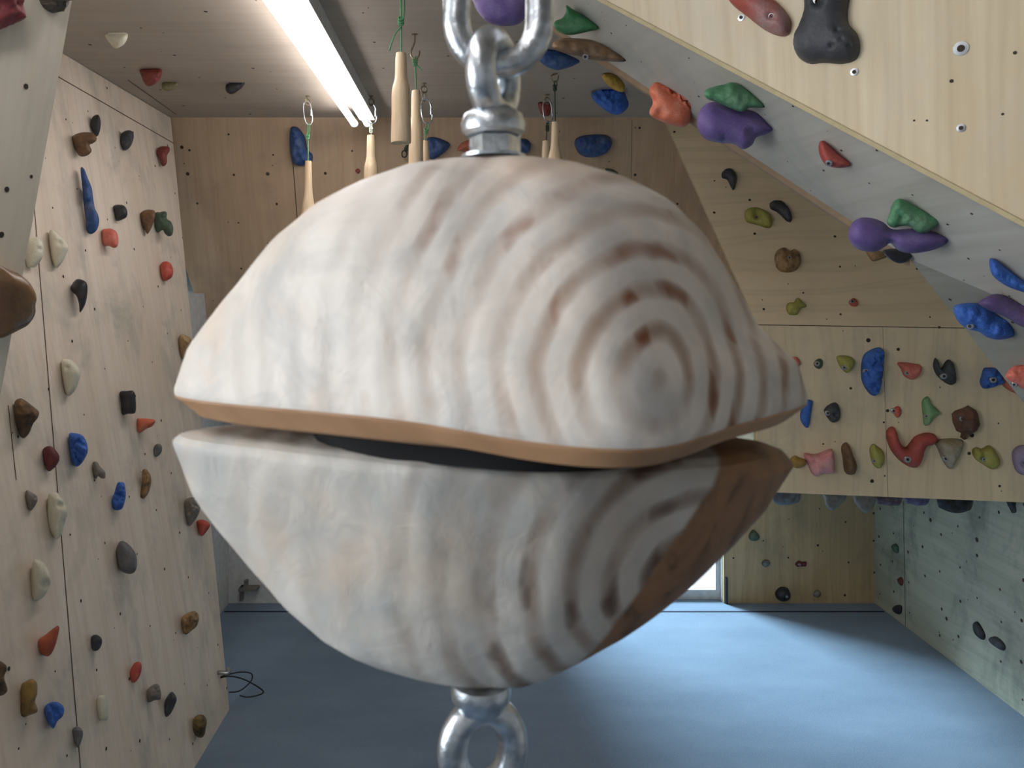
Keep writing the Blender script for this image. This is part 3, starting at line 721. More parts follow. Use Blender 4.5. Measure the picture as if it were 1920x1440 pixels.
# --- big wall top right
h(PL_T, cm([(1350,-35),(1395,-45),(1430,-15),(1463,10),(1482,35),(1484,52),(1478,66),(1462,68),(1435,57),(1400,30),(1370,5)]), hold_mat((176,70,60),(158,140,138),5,.56), 'red sausage shaped hold with grey chalk on the top right wall', H=.03, bolt=(1453,35), br=.0088, pits=[(1453,35,8)], res=55)
h(PL_T, cm([(1503,-45),(1508,0),(1508,20),(1500,45),(1490,65),(1489,90),(1500,110),(1520,120),(1545,118),(1580,120),(1605,112),(1613,90),(1608,65),(1592,45),(1590,20),(1592,-45)]), CHAR, 'large charcoal hold with finger holes on the top right wall', H=.035, bolt=(1540,8), br=.0105, pits=[(1540,6,12),(1577,61,5),(1567,90,5),(1585,78,4),(1598,88,5)], round_=.75, res=60)
# --- sloping face
def f(pl, pts, mt, lab, **k): h(pl, pts, mt, lab, **k)
f(PL_p1, [(1353,325),(1360,318),(1372,318),(1381,330),(1380,345),(1375,357),(1370,350),(1363,337),(1354,334)], CHAR, 'dark tear shaped hold highest on the pale slope')
f(PL_p1, [(1443,382),(1450,377),(1465,378),(1478,390),(1485,405),(1483,416),(1475,415),(1465,405),(1455,397),(1445,392)], CHAR, 'dark curved hold above right of the olive ring')
f(PL_p1, [(1396,400),(1403,392),(1420,391),(1440,400),(1448,412),(1446,425),(1438,428),(1420,422),(1400,416)], OLIVE, 'olive ring shaped hold on the pale slope', pits=[(1418,409,8)], bolt=(1418,410), br=.008)
f(PL_p1, [(1452,485),(1457,470),(1470,465),(1480,471),(1490,467),(1500,478),(1501,495),(1492,507),(1475,511),(1458,505)], TANCR, 'round cracked tan hold on the pale slope', bolt=(1477,490), br=.008, rough=.3, H=.03)
f(PL_p1, [(1474,574),(1478,568),(1488,567),(1495,558),(1505,568),(1512,575),(1500,580),(1495,590),(1480,590),(1475,583)], OLIVE, 'small olive two lobed hold at the foot of the pale slope', pits=[(1479,580,3)])
f(PL_p1, [(1592,565),(1600,559),(1607,565),(1608,573),(1600,575),(1593,571)], RED, 'tiny red hold at the foot of the pale slope', bolt=(1596,568), br=.008)
f(PL_p1, [(1625,470),(1650,472),(1665,480),(1650,487),(1636,490),(1628,480)], TAN, 'small tan hold on the slope under the winged purple hold')
# --- upright face of the jutting wall
q = PL_p2
f(q, [(1483,672),(1493,669),(1500,676),(1500,684),(1492,688),(1484,685)], CORAL, 'tiny coral hold peeping out right of the wooden ball')
f(q, [(1526,680),(1533,673),(1541,674),(1542,685),(1536,692),(1528,688)], DGREEN, 'tiny dark green hold in the top row of the jutting wall', bolt=(1530,681), br=.009)
f(q, [(1569,668),(1590,667),(1602,675),(1600,688),(1590,699),(1580,694),(1572,682)], OLIVE, 'olive triangular hold left of the tall blue one', bolt=(1580,688), br=.01)
f(q, [(1618,668),(1630,657),(1648,651),(1656,658),(1657,672),(1654,705),(1649,730),(1642,742),(1630,738),(1617,718),(1614,695)], BLUE, 'tall blue hold in the top row of the jutting wall', rough=.8, bolt=(1620,695), br=.01, H=.045)
f(q, [(1682,681),(1692,679),(1710,681),(1725,684),(1727,693),(1722,705),(1710,712),(1695,705),(1689,692)], CORAL, 'coral hold right of the tall blue one', bolt=(1697,698), br=.009, rough=.3)
f(q, [(1749,685),(1753,671),(1758,676),(1764,690),(1772,678),(1780,674),(1788,684),(1792,705),(1790,718),(1782,722),(1768,715),(1755,702)], CHAR, 'charcoal heart shaped hold in the top row', bolt=(1764,704), br=.011)
f(q, [(1844,691),(1852,689),(1866,690),(1875,700),(1880,718),(1872,722),(1855,728),(1843,728),(1837,717),(1840,703)], BLUE, 'square blue hold right of the charcoal heart', bolt=(1852,710), br=.012, rough=.6)
f(q, [(1868,690),(1890,690),(1915,715),(1920,745),(1905,738),(1890,731),(1877,718)], CORAL, 'coral hold mostly hidden behind the grey face at the right')
f(q, [(1508,752),(1523,751),(1522,765),(1516,800),(1506,797),(1500,780)], BLUE, 'narrow blue hold beside the right tip of the wooden ball')
f(q, [(1545,768),(1555,758),(1568,755),(1575,768),(1574,785),(1565,792),(1557,790),(1548,778)], CHAR, 'dark cone hold with a hollow in the middle row', bolt=(1549,773), br=.01, pits=[(1563,776,5)])
f(q, [(1675,768),(1680,762),(1687,763),(1689,775),(1683,783),(1676,777)], RED, 'tiny red hold in the middle row', bolt=(1675,770), br=.01)
f(q, [(1728,755),(1733,746),(1740,744),(1746,757),(1760,770),(1761,776),(1750,783),(1742,795),(1733,797),(1730,780)], LGREEN, 'light green triangular hold in the middle row', bolt=(1733,779), br=.007)
f(q, [(1784,776),(1790,770),(1805,765),(1815,760),(1830,769),(1835,795),(1828,808),(1815,816),(1808,825),(1800,820),(1802,812),(1793,808),(1786,792)], hold_mat((118,76,54),(58,42,36),11,.54), 'brown rock like hold in the middle row', facet=True, H=.05, sharp=True, bolt=(1797,783), br=.009)
f(q, [(1661,815),(1665,803),(1675,800),(1682,812),(1688,830),(1697,838),(1705,830),(1715,818),(1735,811),(1752,814),(1757,825),(1745,835),(1735,838),(1728,860),(1720,875),(1705,875),(1685,862),(1668,840)], hold_mat((196,76,62),(166,64,60),8,.55), 'large red boomerang shaped hold', H=.045, bolt=(1694,857), br=.012)
f(q, [(1752,826),(1775,822),(1800,823),(1806,830),(1797,855),(1785,876),(1778,878),(1768,865),(1757,840)], hold_mat((150,130,88),(178,172,156),11,.52), 'tan and white triangular hold touching the red boomerang', H=.04, bolt=(1768,857), br=.011)
f(q, [(1822,845),(1830,838),(1840,841),(1852,835),(1862,840),(1873,860),(1872,872),(1860,880),(1845,872),(1828,860)], OLIVE, 'olive ring shaped hold in the bottom row', bolt=(1842,860), br=.009, pits=[(1840,857,8)])
f(q, [(1897,850),(1905,838),(1920,834),(1940,838),(1945,870),(1930,888),(1915,890),(1902,878)], LAV, 'lavender round hold at the right picture edge', bolt=(1914,866), br=.012, pits=[(1914,866,9)])
f(q, [(1482,860),(1490,854),(1500,858),(1510,862),(1510,872),(1495,878),(1485,872)], MUST, 'small mustard hold left of the square pink one')
f(q, [(1507,850),(1530,851),(1555,842),(1562,848),(1564,885),(1540,888),(1532,893),(1522,888),(1515,872)], PINK, 'square pink hold in the bottom row', pits=[(1524,862,4)], H=.045)
f(q, [(1577,840),(1583,830),(1590,832),(1598,850),(1605,870),(1602,885),(1592,890),(1583,883),(1580,862)], BROWN, 'brown elongated hold in the bottom row', H=.04, rough=.3, pits=[(1586,856,4)])
f(q, [(1630,842),(1637,832),(1645,837),(1655,845),(1658,860),(1652,875),(1645,878),(1635,868)], OLIVE, 'olive hold in the bottom row left of the red boomerang', bolt=(1636,862), br=.007)
# --- underneath the jutting wall (hanging from its underside)
for pts, mt, lab, yy in [
 ([(1440,898),(1500,898),(1501,934),(1492,944),(1470,947),(1450,940)], GREY, 'grey hold under the jutting wall beside the wooden ball', 3.12),
 ([(1540,898),(1590,898),(1587,932),(1577,945),(1562,957),(1550,950),(1545,935)], GREYB, 'tan grey hold under the jutting wall, left of two alike', 3.1),
 ([(1598,898),(1645,898),(1642,940),(1632,958),(1622,962),(1608,948),(1600,935)], GREYB, 'tan grey hold under the jutting wall, right of two alike', 3.1),
 ([(1640,898),(1692,898),(1690,942),(1675,948),(1655,946),(1643,940)], hold_mat((92,66,74)), 'dark reddish hold under the jutting wall', 3.15),
 ([(1694,898),(1746,898),(1742,940),(1728,948),(1708,945),(1698,940)], hold_mat((82,74,120)), 'dark purple hold under the jutting wall', 3.03),
 ([(1756,898),(1824,898),(1823,948),(1812,959),(1790,962),(1768,955),(1758,945)], BLACK, 'wide black hold under the jutting wall', 3.05),
 ([(1870,898),(1890,948),(1902,968),(1918,977),(1945,978),(1945,960),(1915,948),(1900,898)], BLACK, 'slanting black hold under the right end of the jutting wall', 2.98),
 ([(1890,898),(1950,898),(1950,975),(1930,968),(1910,958),(1898,945)], OLIVE, 'olive hold behind the slanting black one at the right edge', 3.06),
]:
    PLu = Plane((0, 0, e1.z), (1, 0, e1.z), (0, 1, e1.z))
    hold('climbing_hold', None, pts, mt, lab, Y=yy, rough=.4, H=.03)
# --- low back wall and right wall
for pl, pts, mt, lab, kw in [
 (PL_back, [(1404,1003),(1412,993),(1421,1000),(1424,1008),(1416,1014),(1406,1012)], DGREEN, 'dark green hold on the low back wall beside the wooden ball', {}),
 (PL_back, [(1428,1055),(1434,1049),(1442,1051),(1443,1058),(1436,1063),(1430,1061)], GREY, 'small grey hold on the low back wall above the black ball', {}),
 (PL_back, [(1491,1057),(1497,1051),(1504,1053),(1512,1053),(1511,1061),(1502,1062),(1494,1062)], MAROON, 'dark red hold on the low back wall', dict(bolt=(1497,1057), br=.006)),
 (PL_back, [(1453,1112),(1459,1103),(1466,1100),(1476,1102),(1481,1113),(1478,1123),(1467,1127),(1457,1123)], BLACK, 'round black hold on the low back wall', dict(bolt=(1470,1114), br=.007)),
 (PL_back, [(1525,1112),(1531,1106),(1537,1109),(1538,1116),(1531,1120),(1526,1118)], GREYB, 'small grey hold on the low back wall right of the black ball', {}),
 (PL_right, [(1673,1024),(1680,1019),(1685,1026),(1684,1037),(1677,1034)], DGREEN, 'dark hold highest by the corner on the right wall', {}),
 (PL_right, [(1684,1086),(1690,1082),(1694,1089),(1692,1098),(1687,1095)], MAROON, 'small dark red hold by the corner on the right wall', {}),
 (PL_right, [(1676,1140),(1683,1134),(1691,1136),(1691,1148),(1685,1152),(1678,1147)], BLACK, 'black hold lowest by the corner on the right wall', {}),
 (PL_right, [(1827,1170),(1833,1165),(1842,1177),(1848,1192),(1844,1200),(1834,1193),(1828,1183)], BLACK, 'upper black leaf shaped hold on the right wall', {}),
 (PL_right, [(1857,1197),(1866,1193),(1878,1200),(1886,1212),(1882,1220),(1870,1214),(1860,1206)], CHAR, 'lower charcoal leaf shaped hold on the right wall', {}),
]:
    h(pl, pts, mt, lab, **kw)

# ------------------------------------------------------------------ hanging pegs
def ring_pts(c, rx, rz, n=20, rot=0, ax=Vector((1, 0, 0)), az=Vector((0, 0, 1)), sq=2.):
    out = []
    for i in range(n):
        t = 2*math.pi*i/n
        cx, sz = math.cos(t), math.sin(t)
        x = math.copysign(abs(cx)**(2/sq), cx)*rx; z = math.copysign(abs(sz)**(2/sq), sz)*rz
        out.append(c+ax*(x*math.cos(rot)-z*math.sin(rot))+az*(x*math.sin(rot)+z*math.cos(rot)))
    return out
def peg(px_top, top, px_g, g0y, g1y, w0, w1, label, Y, carab=None, knot=None, tail=None, ring=None, shape='bottle', cordm=None, pegm=None, hook=None):
    """px/py measured at depth Y; the peg hangs from a ceiling fixing."""
    s = Y/F; cordm = cordm or M_cord
    X = (px_g-VX)*s; zt = EYE+(VY-g0y)*s; zb = EYE+(VY-g1y)*s
    root = empty('hanging_peg', (X, Y, CZ)); tag(root, label, 'hanging grip', 'turned wooden pegs hanging from the ceiling')
    r0, r1 = w0*s/2, w1*s/2; L = zt-zb
    if shape == 'bottle': prof = [(r1*.9, 0), (r1, .02*L), (r1*.94, .32*L), (r1*.90, .58*L), (r0*1.12, .72*L), (r0*1.02, .93*L), (r0*.9, L)]
    elif shape == 'cone': prof = [(r1*.88, 0), (r1, .03*L), (r1*.93, .35*L), (r1*.86, .6*L), (r0*1.15, .78*L), (r0, .985*L), (r0*.9, L)]
    elif shape == 'flare': prof = [(r1*.9, 0), (r1, .04*L), (r1*.98, .25*L), (r1*.8, .48*L), (r0*1.2, .66*L), (r0, .9*L), (r0*.9, L)]
    else: prof = [(r1*.9, 0), (r1, .03*L), (r1, .5*L), (r1*.98, .56*L), (r0*1.05, .62*L), (r0*.98, .97*L), (r0*.85, L)]
    # finer profile
    pf = [(p.x, p.y) for p in spline([Vector((a_, b_, 0)) for a_, b_ in prof], 4)]
    mb = MB(); mb.lathe(pf, (X, Y, zb), (0, 0, 1), 28)
    mb.build('wooden_peg', [pegm or M_peg], root)
    cx = (px_top-VX)*s; ctop = EYE+(VY-(carab[1] if carab else top))*s
    mb = MB(); pts = [Vector((X, Y, zt-.01)), Vector((X*.6+cx*.4, Y, zt*.5+ctop*.5)), Vector((cx, Y, ctop))]
    mb.tube(spline(pts, 6), .0022, 8)
    if carab or knot:
        kz = EYE+(VY-(knot or (carab[1]+14)))*s
        kp = Vector((cx*.8+X*.2, Y-.002, kz))
        for i in range(3):
            mb.tube(ring_pts(kp+Vector((0, 0, (i-1)*.006)), .0055, .006, 14, .5*i, Vector((1, .2, 0)), Vector((.1, .5, .9))), .0024, 8, True)
        if (knot or 0) > top: mb.tube(ring_pts(Vector((cx+.003, Y, (kz+ctop)/2)), .0045, max(.01, (ctop-kz)/2), 22), .002, 8, True)
        else: mb.tube(ring_pts(Vector((cx, Y, (kz+ctop)/2)), .0045, max(.01, abs(ctop-kz)/2), 22), .002, 8, True)
    if tail:
        tp = [P(a_, b_, Y-.003) for a_, b_ in tail]; mb.tube(spline(tp, 6), .0021, 8)
    mb.build('cord', [cordm], root)
    hx = (hook[0]-VX)*s if hook else cx
    if carab:
        y0, y1, wd = carab[0], carab[1], carab[2]
        c = Vector((cx, Y, EYE+(VY-(y0+y1)/2)*s)); mb = MB()
        mb.tube(ring_pts(c, wd*s/2, (y1-y0)*s/2+.004, 28, .12, Vector((1, .25, 0)).normalized(), sq=2.6), .0026, 10, True)
        mb.tube([c+Vector((wd*s*.42, -.003, -.012)), c+Vector((wd*s*.42, -.003, .012))], .0034, 8)
        mb.build('carabiner', [M_steel], root)
        ht = c.z+(y1-y0)*s/2
    else: ht = ctop
    if hook and hook[1] == 'eye':
        mb = MB(); mb.lathe([(.009, 0), (.009, .002), (.003, .003)], (hx, Y, CZ), (0, 0, -1), 14)
        mb.tube([(hx, Y, CZ), (hx, Y, CZ-.012)], .0028, 8)
        zr = (CZ-.012+ht)/2+.004
        mb.tube(ring_pts(Vector((hx, Y, CZ-.024)), .0115, .0125, 20, 0, Vector((.9, .4, 0))), .0026, 8, True)
        lo = CZ-.036
        n_ = max(1, round((lo-ht)/.02))
        for i in range(n_):
            zc = lo-(i+.5)*(lo-ht)/n_
            d = Vector((1, 0, 0)) if i % 2 == 0 else Vector((0, 1, 0))
            mb.tube(ring_pts(Vector((hx, Y, zc)), .006, (lo-ht)/n_/2+.005, 14, 0, d), .0018, 7, True)
        mb.build('ceiling_eye', [M_brass], root)
    else:
        mb = MB(); mb.lathe([(.009, 0), (.009, .002), (.003, .003)], (hx, Y, CZ), (0, 0, -1), 14)
        zc = ht+.004; 
        pts = [(hx, Y, CZ), (hx, Y, (CZ+ht)/2+.01), (cx-.012, Y, zc+.014), (cx-.010, Y, zc-.001), (cx, Y, zc-.009), (cx+.011, Y, zc), (cx+.014, Y, zc+.016)]
        mb.tube(spline(pts, 5), .0026, 8); mb.build('ceiling_hook', [M_brass], root)
    return root
peg(577, 192, 578, 302, 470, 13, 30, 'tapered peg furthest left, in front of the dark blue hold', 3.04, carab=(192, 232, 15), hook=(577, 'eye'), shape='flare', knot=256)
peg(696, 196, 696, 254, 400, 16, 29, 'pale bottle shaped peg at the end of the tube light', 3.04, carab=(196, 230, 20), hook=(696, 'eye'), cordm=M_cordw, shape='bottle')
peg(752, -20, 752, 100, 267, 21, 38, 'largest peg, hanging closest to the viewer on green cord', 1.86, hook=(752, 'hook'), knot=40, tail=[(752, 50), (742, 62), (735, 78), (730, 95)], shape='bottle')
peg(778, 108, 780, 170, 350, 17, 29, 'long peg on green cord right behind the largest one', 2.33, knot=117, hook=(777, 'hook'), tail=[(778, 118), (785, 126), (791, 133)], shape='bottle')
peg(800, 188, 797, 265, 380, 14, 20, 'slim peg below the open carabiner and ring', 2.86, carab=(188, 230, 20), hook=(795, 'eye'), knot=246, shape='cone')
peg(1027, 190, 1024, 265, 380, 14, 18, 'slim peg partly behind the flared one, right of the eye bolt', 3.02, carab=(190, 227, 18), hook=(1026, 'eye'), cordm=M_cordd, shape='cone')
peg(1040, 152, 1041, 229, 360, 14, 34, 'flared peg hanging right of the eye bolt', 2.74, knot=165, hook=(1041, 'hook'), cordm=M_cordd, shape='flare')
# small dark ring fitting on the overhang under the largest peg
c0 = PL_over.hit(762, 276)
root = empty('ring_fitting', c0); tag(root, 'small dark ring fitting on the back overhang under the largest peg', 'ring')
mb = MB(); mb.tube(spline([c0+Vector((0, .0, .02)), c0+Vector((.006, -.012, .008)), c0+Vector((-.004, -.014, -.01)), c0+Vector((0, 0, -.014))], 5), .006, 8); mb.build('knot', [M_cordd], root)
mb = MB(); mb.tube(ring_pts(c0+Vector((-.008, -.015, -.033)), .011, .015, 18), .003, 8, True); mb.build('ring', [M_black], root)

# ------------------------------------------------------------------ tube light
XL = -.468
lamp = empty('tube_light', (XL, 2.4, CZ)); tag(lamp, 'twin fluorescent tube light fixed under the ceiling', 'ceiling light')
mb = MB(); y0, y1 = 1.28, 3.24
mb.box((XL-.012, y0, CZ-.05), (XL+.052, y1, CZ-.001)); mb.build('housing', [M_white], lamp, smooth=False)
M_tube, nt, b = newmat('lit_tube')
b.inputs['Emission Color'].default_value = (1, .965, .985, 1); b.inputs['Emission Strength'].default_value = 15
b.inputs['Base Color'].default_value = (.9, .9, .9, 1)
for sx in (-.036, .020):
    mb = MB(); mb.lathe([(.0135, 0), (.014, .01), (.014, y1-y0-.03), (.0135, y1-y0-.02)], (XL+sx, y0+.01, CZ-.064), (0, 1, 0), 16); mb.build('tube', [M_tube], lamp)
    for yy in (y0, y1-.012):
        mb = MB(); mb.lathe([(.016, 0), (.016, .014)], (XL+sx, yy, CZ-.064), (0, 1, 0), 16); mb.build('end_cap', [M_white], lamp)
# a second fitting of the same kind in line with it, over the viewer
lamp2 = lamp.copy(); C.objects.link(lamp2); lamp2.location = lamp.location+Vector((0, -2.35, 0))
lamp2['label'] = 'twin fluorescent tube light over the viewer, in line with the other'
for ch in list(lamp.children):
    c_ = ch.copy(); C.objects.link(c_); c_.parent = lamp2

# ------------------------------------------------------------------ the hanging wooden ball
CX, CY = .0106, .44
def lerp_tab(tab, z):
    tab = sorted(tab)
    if z <= tab[0][0]: return tab[0][1]
    for (z0, f0), (z1, f1) in zip(tab, tab[1:]):
        if z <= z1: return f0+(f1-f0)*(z-z0)/(z1-z0)
    return tab[-1][1]
def radial(corners, n, sig):
    out = []
    for j in range(n):
        t = 2*math.pi*j/n; d = (math.cos(t), math.sin(t)); best = 0
        for i in range(len(corners)):
            x1, y1 = corners[i-1][0]-CX, corners[i-1][1]-CY; x2, y2 = corners[i][0]-CX, corners[i][1]-CY
            ex, ey = x2-x1, y2-y1; den = d[0]*ey-d[1]*ex
            if abs(den) < 1e-9: continue
            s_ = (x1*ey-y1*ex)/den; u_ = (x1*d[1]-y1*d[0])/den
            if s_ > 0 and -1e-6 <= u_ <= 1+1e-6: best = max(best, s_)
        out.append(best)
    k = int(sig*3); w = [math.exp(-(i/sig)**2/2) for i in range(-k, k+1)]; sw = sum(w)
    return [sum(out[(j+i) % n]*w[i+k] for i in range(-k, k+1))/sw for j in range(n)]
def block(name, corners, zs, tabL, tabR, tabF, parent, mats, sig0, sig1, zsig, tilt=0., seed=0., amp=.0012, dip=0.):
    n = 180; vs = []; fs = []; fm = []
    ra = radial(corners, n, sig0); rb = radial(corners, n, sig1)
    for zi, z in enumerate(zs):
        sm = max(0, min(1, (z-zsig[0])/(zsig[1]-zsig[0])))
        for j in range(n):
            t = 2*math.pi*j/n; c, s_ = math.cos(t), math.sin(t)
            wl = max(0, -c)**2; wr = max(0, c)**2; wf = s_*s_
            fz = wl*lerp_tab(tabL, z)+wr*lerp_tab(tabR, z)+wf*lerp_tab(tabF, z)
            r = (ra[j]*(1-sm)+rb[j]*sm)*fz
            p = Vector((CX+r*c, CY+r*s_, z+tilt*(r*c)))
            q = p*26+Vector((seed, 0, 0))
            k = noise.noise(q)*.6+noise.noise(q*2.1)*.3
            if dip and -.0685 < z < -.045: p.z -= dip*max(0, math.cos(t-math.radians(-64)))**3*(1 if z < -.056 else (-.045-z)/.011)
            if fz > .05: p += Vector((c, s_, 0))*k*amp*2
            vs.append(p+Vector((0, 0, EYE)))
    m = len(zs)
    for i in range(m-1):
        for j in range(n):
            fs.append((i*n+j, i*n+(j+1) % n, (i+1)*n+(j+1) % n, (i+1)*n+j))
    fs.append(tuple(range(n-1, -1, -1))); fs.append(tuple((m-1)*n+j for j in range(n)))
    if len(mats) > 1: fm = [1 if zs[i+1] <= -.0584 else 0 for i in range(m-1) for j in range(n)]+[1, 0]
    base = Vector(parent.location)
    o = mesh_obj(name, [v-base for v in vs], fs, mats, (0, 0, 0), parent, True, fm or None)
    bm = bmesh.new(); bm.from_mesh(o.data); bmesh.ops.recalc_face_normals(bm, faces=bm.faces); bm.to_mesh(o.data); bm.free()
    o.data.set_sharp_from_angle(angle=math.radians(24))
    return o
ball = empty('hanging_wooden_ball', (CX, CY, EYE)); tag(ball, 'large carved wooden ball split in two halves, hanging from a steel eye bolt', 'hanging grip')
up_rot = (math.radians(78), 0, math.radians(14))
M_up = ringwood('carved_ash_upper', (.071, -.12, -.040), (math.radians(80), 0, math.radians(-12)), (214, 207, 198), (158, 138, 122), (120, 70, 40), 1., None, 18.)
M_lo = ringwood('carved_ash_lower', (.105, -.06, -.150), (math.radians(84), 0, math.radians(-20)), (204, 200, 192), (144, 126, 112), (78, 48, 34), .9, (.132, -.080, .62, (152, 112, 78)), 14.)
M_bevel_bounce = ply('bevel_bounce_tint', (182, 142, 104), (148, 108, 74), (112, 80, 56), .3, 'u', .2, 2.)  # warm bounced light on the underside bevel, painted into its colour
UC = [(-.215, .480), (-.047, .382), (.070, .324), (.211, .456), (.10, .58), (-.09, .57)]
def zt(py, k=1.0): return (VY-py)*.44/F*k
tabU = [(-.072, .88), (-.0705, .915), (-.060, .995), (-.056, 1.0), (zt(680), .965), (zt(620), .93), (zt(560), .89), (zt(500), .84), (zt(440), .78), (zt(380), .675), (zt(340), .53), (zt(312), .36), (zt(302), .22), (zt(299), .1), (zt(298), .0)]
tabUR = [(z_, f_*(1 if z_ < zt(620) else .925)) for z_, f_ in tabU]
tabUF = [(-.072, .88), (-.0705, .92), (-.060, .995), (-.057, 1.0), (zt(680), .97), (zt(620), .92), (zt(560), .84), (zt(500), .745), (zt(440), .63), (zt(380), .5), (zt(340), .38), (zt(312), .24), (zt(302), .15), (zt(299), .1), (zt(298), .0)]
zs = [-.072, -.0715, -.0705, -.068, -.066, -.064, -.062, -.060, -.0585, -.057, -.055]+[zt(py) for py in range(735, 340, -12)]+[zt(py) for py in (338, 330, 322, 316, 312, 308, 305, 302, 300, 299, 298.3)]
block('upper_half', UC, zs, tabU, tabUR, tabUF, ball, [M_up, M_bevel_bounce], 3.6, 16, (-.03, .075), seed=3.1, dip=.006)
LC = [(-.203, .472), (-.03, .388), (.05, .378), (.142, .408), (.199, .458), (.06, .57), (-.1, .56)]
tL = [(-.082, .86), (-.083, .92), (-.0855, .975), (-.0897, 1.0), (-.1186, .94), (-.141, .875), (-.1635, .79), (-.183, .71), (-.2, .60), (-.208, .5), (-.215, .33), (-.218, .18), (-.2185, .1)]
tR = [(-.082, .84), (-.083, .90), (-.087, .96), (-.095, 1.0), (-.121, .907), (-.1396, .817), (-.166, .673), (-.189, .494), (-.204, .33), (-.213, .22), (-.218, .14), (-.2185, .1)]
tF = [(-.082, .84), (-.083, .91), (-.0855, .97), (-.088, 1.0), (-.12, .93), (-.141, .85), (-.1635, .73), (-.183, .59), (-.2, .40), (-.21, .27), (-.216, .17), (-.2185, .1)]
zs = [-.082, -.0825, -.083, -.084, -.0855, -.087, -.089, -.092, -.096]+[-.1-.005*i for i in range(23)]+[-.2125, -.2145, -.216, -.217, -.218, -.2185]
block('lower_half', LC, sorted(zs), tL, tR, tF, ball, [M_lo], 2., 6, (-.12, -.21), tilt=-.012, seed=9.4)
mb = MB(); n_ = 40; ra_ = radial(UC, n_, 3)  # black disc added between the two halves to darken the gap
vv = [(CX+.67*ra_[j]*math.cos(2*math.pi*j/n_), CY+.67*ra_[j]*math.sin(2*math.pi*j/n_), z_+EYE) for z_ in (-.0835, -.0718) for j in range(n_)]
mb.add(vv, [tuple(range(n_-1, -1, -1)), tuple(range(n_, 2*n_))]+[(j, (j+1) % n_, n_+(j+1) % n_, n_+j) for j in range(n_)])
mb.build('gap_shade_disc', [plain('gap_shade_black', (12, 11, 12), .95)], ball)
def torus(mb, c, Rm, r, ang, sz=1., n=44, squash=1.):
    ax = Vector((math.cos(ang), math.sin(ang), 0))
    mb.tube(ring_pts(Vector(c), Rm, Rm*sz, n, 0, ax), r, 18, True)
# upper eye bolt
eb = MB(); zc = .1265+EYE
torus(eb, (CX+.0005, CY, zc), .0188, .0086, math.radians(66), 1.04)
eb.lathe([(.0155, 0), (.0178, .002), (.0185, .007), (.0165, .012), (.011, .016)], (CX, CY, .0925+EYE), n=32)
eb.lathe([(.006, -.02), (.006, .02)], (CX, CY, .086+EYE), n=20)
o = eb.build('eye_bolt', [M_steel], ball)
mb = MB(); mb.lathe([(.0135, 0), (.0145, .001), (.0145, .0098), (.0135, .0108)], (CX+.001, CY, .0815+EYE), n=6); 
k = mb.build('nut', [M_steel], o); k.rotation_euler.z = 0
mb = MB(); mb.lathe([(.0185, 0), (.0185, .0018)], (CX, CY, .0795+EYE), n=36); mb.build('washer', [M_steel], o)
# lower eye bolt
eb = MB(); cx2 = CX-.006
torus(eb, (cx2, CY, -.256+EYE), .0178, .0084, math.radians(14), 1.25)
eb.lathe([(.0165, 0), (.0172, .004), (.0165, .009), (.013, .015)], (cx2-.001, CY, -.218+EYE), (0, 0, -1), n=32)
eb.build('eye_bolt', [M_steel], ball)
# steel link through the eye, and the rope to the ceiling
lk = empty('steel_link', (CX, CY, .18+EYE)); tag(lk, 'thick steel link threaded through the upper eye bolt', 'shackle')
mb = MB(); pts = []
zc0, hw = .1325+EYE, .0235
cxl = CX+.0028
for i in range(13):
    t = math.pi+math.pi*i/12; pts.append(Vector((cxl+hw*math.cos(t), CY, zc0+.0245+.0245*math.sin(t))))
for i in range(1, 6): pts.append(Vector((cxl+hw, CY, zc0+.0245+.075*i/6)))
for i in range(13):
    t = math.pi*i/12; pts.append(Vector((cxl+hw*math.cos(t), CY, zc0+.0995+.0245*math.sin(t))))
for i in range(1, 6): pts.append(Vector((cxl-hw, CY, zc0+.0995-.075*i/6)))
mb.tube(pts, .0080, 18, True); mb.build('link', [M_steel], lk)
mb = MB(); mb.tube([(cxl, CY, zc0+.11), (cxl, CY, CZ)], .005, 10); mb.lathe([(.012, 0), (.012, .02)], (cxl, CY, zc0+.113), n=14)
mb.build('rope', [M_cordd], lk)

# ------------------------------------------------------------------ cable loop, and fittings low at the back
c0 = PL_left.hit(414, 1268)
cab = empty('cable_loop', c0); tag(cab, 'thin black cable looped through a metal hook on the left wall edge', 'cable')
Yc = c0.y
mb = MB(); mb.tube(spline([P(400, 1275, Yc), P(408, 1262, Yc-.02), P(425, 1262, Yc-.02), P(430, 1258, Yc-.01), P(428, 1252, Yc)], 5), .0075, 8); mb.build('metal_hook', [M_bolt], cab)
mb = MB()
mb.tube(spline([P(404, 1272, Yc), P(430, 1264, Yc), P(455, 1260, Yc+.05), P(472, 1264, Yc+.1), P(470, 1278, Yc+.1), P(450, 1295, Yc+.06), P(430, 1298, Yc+.02)], 7), .0026, 8)
mb.tube(spline([P(404, 1274, Yc), P(430, 1268, Yc), P(460, 1275, Yc+.05), P(492, 1294, Yc+.1), P(488, 1302, Yc+.1), P(465, 1307, Yc+.06), P(450, 1304, Yc+.02)], 7), .0026, 8)
mb.build('cable', [M_black], cab)
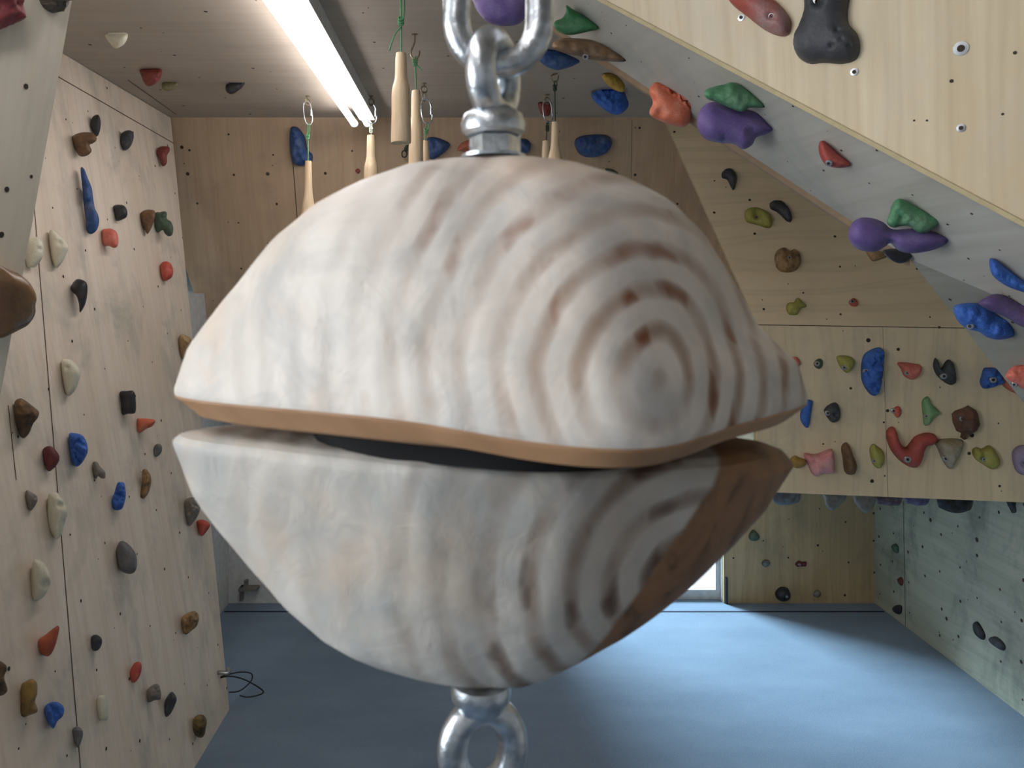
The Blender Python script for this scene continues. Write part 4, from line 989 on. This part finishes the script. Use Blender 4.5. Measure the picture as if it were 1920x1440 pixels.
hk = empty('wall_bracket', P(455, 1100, 3.99)); tag(hk, 'small grey bracket on the white wall left of the door', 'bracket')
mb = MB(); a_, b_ = P(452, 1098, 3.99), P(486, 1103, 3.99)
mb.box((a_.x, 3.94, a_.z-.012), (b_.x, 4.0, a_.z)); mb.box((a_.x, 3.96, a_.z-.07), (a_.x+.012, 4.0, a_.z)); mb.box((a_.x+.02, 3.97, a_.z), (a_.x+.035, 4.0, a_.z+.03))
mb.build('bracket_arm', [plain('grey_metal', (120, 118, 112), .5)], hk, smooth=False)

# ------------------------------------------------------------------ light
w = bpy.data.worlds.new('daylight'); bpy.context.scene.world = w; w.use_nodes = True
nt = w.node_tree; bg = nt.nodes['Background']
bg.inputs[0].default_value = (.80, .9, 1, 1); bg.inputs[1].default_value = 1.5
def area(name, loc, rot, sx, sy, power, col):
    l = bpy.data.lights.new(name, 'AREA'); l.shape = 'RECTANGLE'; l.size = sx; l.size_y = sy; l.energy = power; l.color = col
    o = bpy.data.objects.new(name, l); C.objects.link(o); o.location = loc; o.rotation_euler = rot; return o
# daylight falling through the glazed door, down and towards the right of the room
area('door_daylight', (-.9, 6.8, 3.1), (math.radians(-52), 0, math.radians(27)), 1.8, 1.4, 1050, (.60, .85, 1))
# daylight through the window in the left side wall, beside the viewer
area('window_daylight', (-2.15, .05, 1.7), (0, math.radians(-90), 0), 1.3, 1.3, 44, (.92, .96, 1))
# ------------------------------------------------------------------ camera
cd = bpy.data.cameras.new('camera'); cam = bpy.data.objects.new('camera', cd); C.objects.link(cam)
cam.location = CAM; cam.rotation_euler = (math.pi/2, 0, 0)
cd.sensor_width = 36; cd.lens = F/1920*36
cd.shift_x = (960-VX)/1920; cd.shift_y = -(720-VY)/1920
cd.clip_start = .01
cd.dof.use_dof = True; cd.dof.focus_distance = 2.6; cd.dof.aperture_fstop = 14
bpy.context.scene.camera = cam
vs_ = bpy.context.scene.view_settings
vs_.view_transform = 'Standard'; vs_.look = 'None'; vs_.gamma = 1; vs_.use_curve_mapping = False; vs_.exposure = -.08
